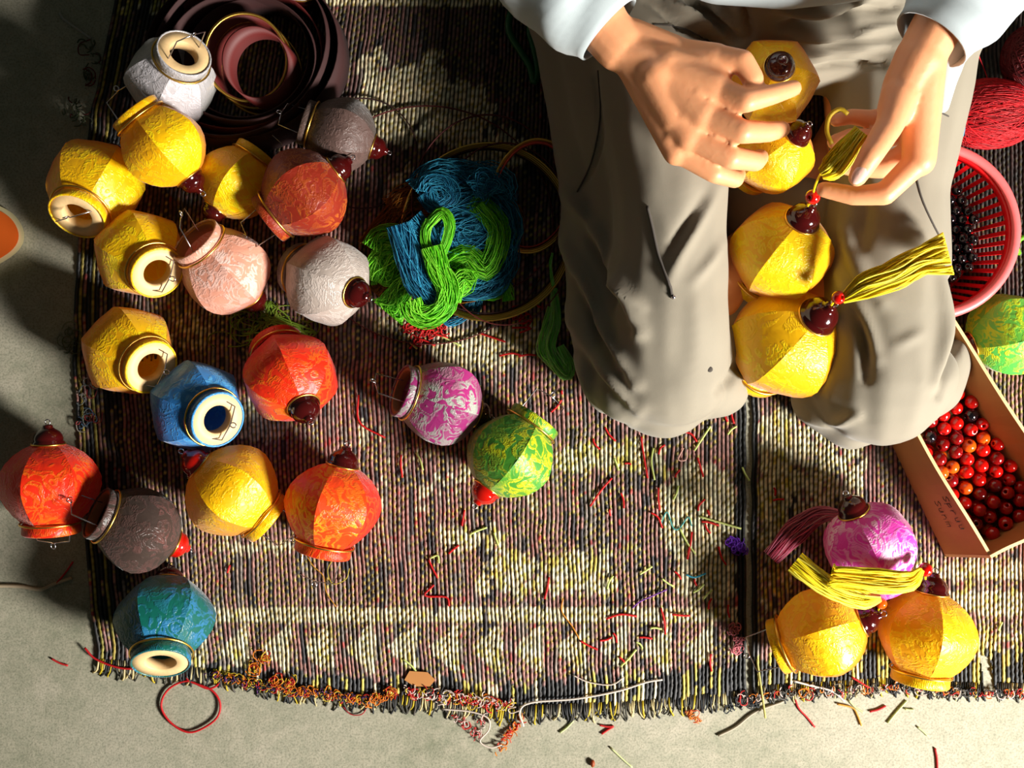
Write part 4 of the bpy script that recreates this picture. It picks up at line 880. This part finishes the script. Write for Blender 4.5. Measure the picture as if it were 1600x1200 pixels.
# nails
def nail(p, d, up, r, name='fingernail'):
    b = MB(); b.ball((0, 0, 0), 1, 12, 8); d = Vector(d).normalized(); up = (Vector(up) - d * Vector(up).dot(d)).normalized(); s_ = d.cross(up)
    M = Matrix((s_, d, up)).transposed(); b.v = [tuple(M @ Vector((v[0] * r * .72, v[1] * r * 1.15, v[2] * r * .32)) + p) for v in b.v]
    b.build(name, M_nail, person)
nail(P(1342, 273, .3175), P(1340, 277, .31) - P(1362, 240, .314), (-.25, .1, 1), .0082)
nail(P(1184, 150, .306), (0.1, -1, -.2), (.3, 0, 1), .007)
nail(P(1238, 139, .2945), (1, .25, -.5), (.2, .3, 1), .0062)
# face and hair
for sx in (-1, 1):
    b = MB(); b.ball(hd + Vector((sx * .031, -.073, .006)), .011, 12, 8, sc_=(1.2, .6, .6)); b.build('eye', M_eye, person)
b = MB(); b.ball(hd + Vector((0, -.088, -.052)), .016, 14, 8, sc_=(1.3, .5, .42)); b.build('mouth', M_lip, person)
hb = MB(); capsule(hb, hd + Vector((0, .012, .03)), .087, hd + Vector((0, .035, .0)), .084); capsule(hb, hd + Vector((0, .06, -.02)), .06, hd + Vector((0, .09, -.10)), .035)
o = remesh(hb, 'hair', .005, 4, M_hair)
# trousers ----------------------------------------------------
pt = MB()
chain(pt, [J(960, -120, .13, .09), J(1020, 60, .140, .070), J(1046, 300, .142, .062), J(1052, 480, .132, .060), J(1050, 580, .108, .060)])
chain(pt, [J(920, -120, .09, .09), J(960, 60, .10, .070), J(990, 300, .090, .052), J(1004, 480, .082, .052), J(1010, 580, .085, .060)])
chain(pt, [J(900, -120, .08, .08), J(915, 60, .07, .060), J(944, 300, .060, .050), J(956, 480, .056, .052), J(975, 570, .056, .054)])
chain(pt, [J(1040, 300, .09, .060), J(1046, 480, .08, .062), J(1036, 600, .07, .060)])
chain(pt, [J(1480, -120, .12, .10), J(1412, 60, .112, .082), J(1388, 300, .115, .062), J(1384, 480, .105, .070), J(1378, 580, .092, .080)])
capsule(pt, Vector((.18, .57, .11)), .105, Vector((.42, .57, .11)), .105); capsule(pt, P(1060, 30, .115), .085, P(1350, 20, .115), .085); capsule(pt, P(1180, -60, .15), .10, P(1260, -60, .15), .10)
chain(pt, [J(1034, 562, .080, .078), J(1120, 500, .052, .050), J(1250, 340, .048, .046)]); chain(pt, [J(1382, 585, .075, .075), J(1310, 500, .05, .048), J(1180, 330, .045, .044)])
capsule(pt, P(1105, 600, .06), .040, P(1122, 604, .05), .034); capsule(pt, P(935, 480, .05), .036, P(960, 580, .05), .042); capsule(pt, P(1440, 600, .05), .045, P(1462, 560, .05), .04)
capsule(pt, P(1290, 620, .045), .040, P(1330, 640, .045), .044)
FOLDS = [  # pixel path, height (m), width px
 ([(880, 300), (930, 360), (975, 450), (1000, 520)], .011, 13), ([(860, 330), (915, 450), (960, 540), (995, 600)], .011, 12), ([(880, 480), (920, 550), (960, 600), (1000, 640)], .010, 12),
 ([(898, 560), (940, 630), (985, 660)], .008, 10), ([(960, 430), (990, 460), (1005, 480)], .006, 8), ([(1125, 290), (1090, 350), (1060, 400), (1045, 440)], .006, 12), ([(1130, 380), (1110, 410), (1085, 440)], .004, 10),
 ([(920, 350), (955, 440), (985, 510)], -.009, 13), ([(900, 440), (940, 530), (975, 580)], -.009, 12), ([(900, 520), (940, 590), (975, 625)], -.008, 12), ([(1100, 310), (1070, 360), (1048, 400)], -.005, 12), ([(1155, 560), (1140, 590), (1120, 610)], -.006, 8),
 ([(1320, 360), (1345, 420), (1380, 470)], .007, 14), ([(1310, 430), (1350, 500), (1370, 560)], .007, 14), ([(1330, 470), (1350, 530), (1352, 590)], -.008, 11), ([(1470, 420), (1480, 500), (1465, 600)], .007, 11), ([(1490, 440), (1497, 520), (1470, 620)], -.010, 9), ([(1400, 540), (1440, 520)], .003, 10), ([(1250, 650), (1300, 660), (1340, 650)], .006, 9),
 ([(1340, 280), (1350, 330), (1345, 380)], -.008, 16),
 ([(1010, 0), (1060, 35), (1110, 60), (1135, 80)], -.012, 7), ([(1075, 0), (1110, 25), (1150, 60)], -.012, 7), ([(1045, 5), (1085, 30), (1130, 55)], .010, 8), ([(1105, 5), (1130, 20), (1155, 48)], .008, 6), ([(1155, 0), (1165, 25), (1172, 56)], -.010, 5), ([(1205, 10), (1280, 20), (1340, 5)], .010, 10), ([(1220, 40), (1290, 32), (1400, 10)], -.012, 9), ([(1240, 60), (1320, 52), (1400, 40)], .008, 7), ([(1250, 85), (1320, 74), (1400, 70)], .006, 6), ([(1240, 110), (1320, 98), (1380, 100)], -.006, 6),
 ([(1020, 38), (1060, 42), (1105, 60)], -.004, 4), ([(930, 120), (940, 200), (925, 260), (900, 300)], -.004, 5)]
def pants_def(co, no):
    s = S0 * (H - co[:, 2]) / H; px = co[:, 0] / s + 800; py = 600 - co[:, 1] / s; d = np.zeros(len(co))
    for path, h, wd in FOLDS:
        q = crom([(a, b_, 0) for a, b_ in path], 90)[:, :2]; best = np.full(len(co), 1e9); tb = np.zeros(len(co))
        for k, (a, b_) in enumerate(q):
            dd = (px - a) ** 2 + (py - b_) ** 2; m_ = dd < best; best[m_] = dd[m_]; tb[m_] = k / 89
        d += 1.35 * h * np.exp(-best / wd ** 2 * 0) * np.exp(-best / (wd * .85) ** 2) * (np.sin(np.clip(tb, .06, .94) * PI) ** .5)
    d *= np.clip(no[:, 2] * 1.2 + .5, 0, 1)
    d += (vnoise(px / 70, py / 90) - .5) * .006 + (vnoise(px / 26, py / 60 + 30) - .5) * .0022
    return co + no * d[:, None]
pants = remesh(pt, 'trousers', .0042, 14, M_pants, pants_def)
bpy.context.view_layer.update()
bvh = BVHTree.FromPolygons([tuple(v.co) for v in pants.data.vertices], [tuple(p_.vertices) for p_ in pants.data.polygons])
def drop(px, py, up=.001):
    o_ = Vector((0, 0, H)); d = (P(px, py, 0) - o_).normalized(); hit = bvh.ray_cast(o_, d)
    return (hit[0] + hit[1] * up) if hit[0] else P(px, py, .1)
def online(name, pts, r, m_, up=.001, n=24):
    q = crom([(a, b_, 0) for a, b_ in pts], n); b = MB(); b.tube([drop(a, b_, up) for a, b_, _ in q], r, 6); b.build(name, m_, person)
online('drawstring', [(1012, 322), (1020, 355), (1030, 400), (1045, 440), (1050, 462)], .0016, M_seam, .0015)
online('side_seam', [(935, 110), (938, 180), (925, 250), (902, 300)], .0009, M_seam, .0004)
online('pocket_seam', [(1430, 272), (1440, 310), (1455, 345), (1474, 382)], .0011, M_seam, .0004)
online('pocket_seam', [(1458, 168), (1470, 176), (1482, 182)], .0008, M_seam, .0004, 8)
online('fly_seam', [(1020, 38), (1060, 42), (1090, 54), (1110, 66)], .0009, M_seam, .0004)
b = MB(); p_ = drop(1109, 577, .0004); b.ball(p_, .0030, 12, 6, sc_=(1, 1, .3)); b.build('stain_dot', M_seam, person)
b = MB(); b.tube([drop(1051, 462, .002), drop(1053, 466, .002)], .0022, 8); b.build('drawstring_tip', M_wire, person)
# shirt -------------------------------------------------------
def sleeve(js, name, n=28, m=30, th=.0018):
    ctr = crom([tuple(q[0]) for q in js], m); rad = np.interp(np.linspace(0, 1, m), np.linspace(0, 1, len(js)), [q[1] for q in js])
    b = MB(); t_ = np.gradient(ctr, axis=0); t_ /= np.linalg.norm(t_, axis=1)[:, None]; vs = []
    rows = [(i, 0) for i in range(m)] + [(i, -th) for i in range(m - 1, m // 2, -1)]
    for (i, off) in rows:
        u = np.cross(t_[i], [0, 0, 1.]); u /= np.linalg.norm(u); v = np.cross(u, t_[i])
        for k in range(n):
            a = 2 * PI * k / n; wob = 1 + .05 * math.sin(3 * a + i * .5) * min(1, (m - i) / 8) + .04 * math.sin(i * 1.1 + 2 * a)
            rr = (rad[i] + off) * wob; sag = -.18 * rad[i] if math.sin(a) < -.2 else 0
            vs.append(ctr[i] + u * rr * math.cos(a) + v * (rr * math.sin(a) + sag * abs(math.sin(a))))
    L = len(rows); fs = [(i * n + k, (i + 1) * n + k, (i + 1) * n + (k + 1) % n, i * n + (k + 1) % n) for i in range(L - 1) for k in range(n)]
    b.add(vs, fs); return b.build(name, M_shirt, person)
sleeve([(shR + Vector((-.02, 0, .0)), .075), (P(780, -230, .36), .062), (P(830, -120, .285), .060), (P(895, -10, .268), .052), (P(952, 46, .268), .036)], 'sleeve')
sleeve([(shL + Vector((.02, 0, .0)), .075), (P(1660, -260, .38), .062), (P(1590, -130, .32), .056), (P(1510, -10, .300), .048), (P(1456, 62, .298), .036)], 'sleeve')
# loose cuff hanging from the right-hand sleeve in the photo
cf = MB(); chain(cf, [J(1500, 20, .29, .028), J(1486, 80, .272, .016), J(1478, 130, .252, .010), J(1474, 168, .236, .006)])
remesh(cf, 'hanging_cuff', .0028, 6, M_shirt)
ts = MB()
chain(ts, [(Vector((.30, .57, .20)), .15), (Vector((.30, .57, .34)), .135), (Vector((.30, .56, .48)), .12)], flat=1)
capsule(ts, Vector((.17, .54, .53)), .058, Vector((.43, .54, .53)), .058)
for v_ in range(len(ts.v)):
    x, y, z = ts.v[v_]; ts.v[v_] = (x, y + (.0), z)
capsule(ts, P(1110, -30, .235), .022, P(1230, -24, .24), .024); capsule(ts, P(1230, -24, .24), .024, P(1350, -34, .235), .022)
remesh(ts, 'shirt', .006, 8, M_shirt)
b = MB(); sc2 = MB(); chain(sc2, [J(1575, -20, .22, .020), J(1568, 10, .20, .013)]); capsule(sc2, P(1556, 0, .205), .010, P(1572, 24, .20), .007)
remesh(sc2, 'shirt_tail', .003, 5, M_cloth)
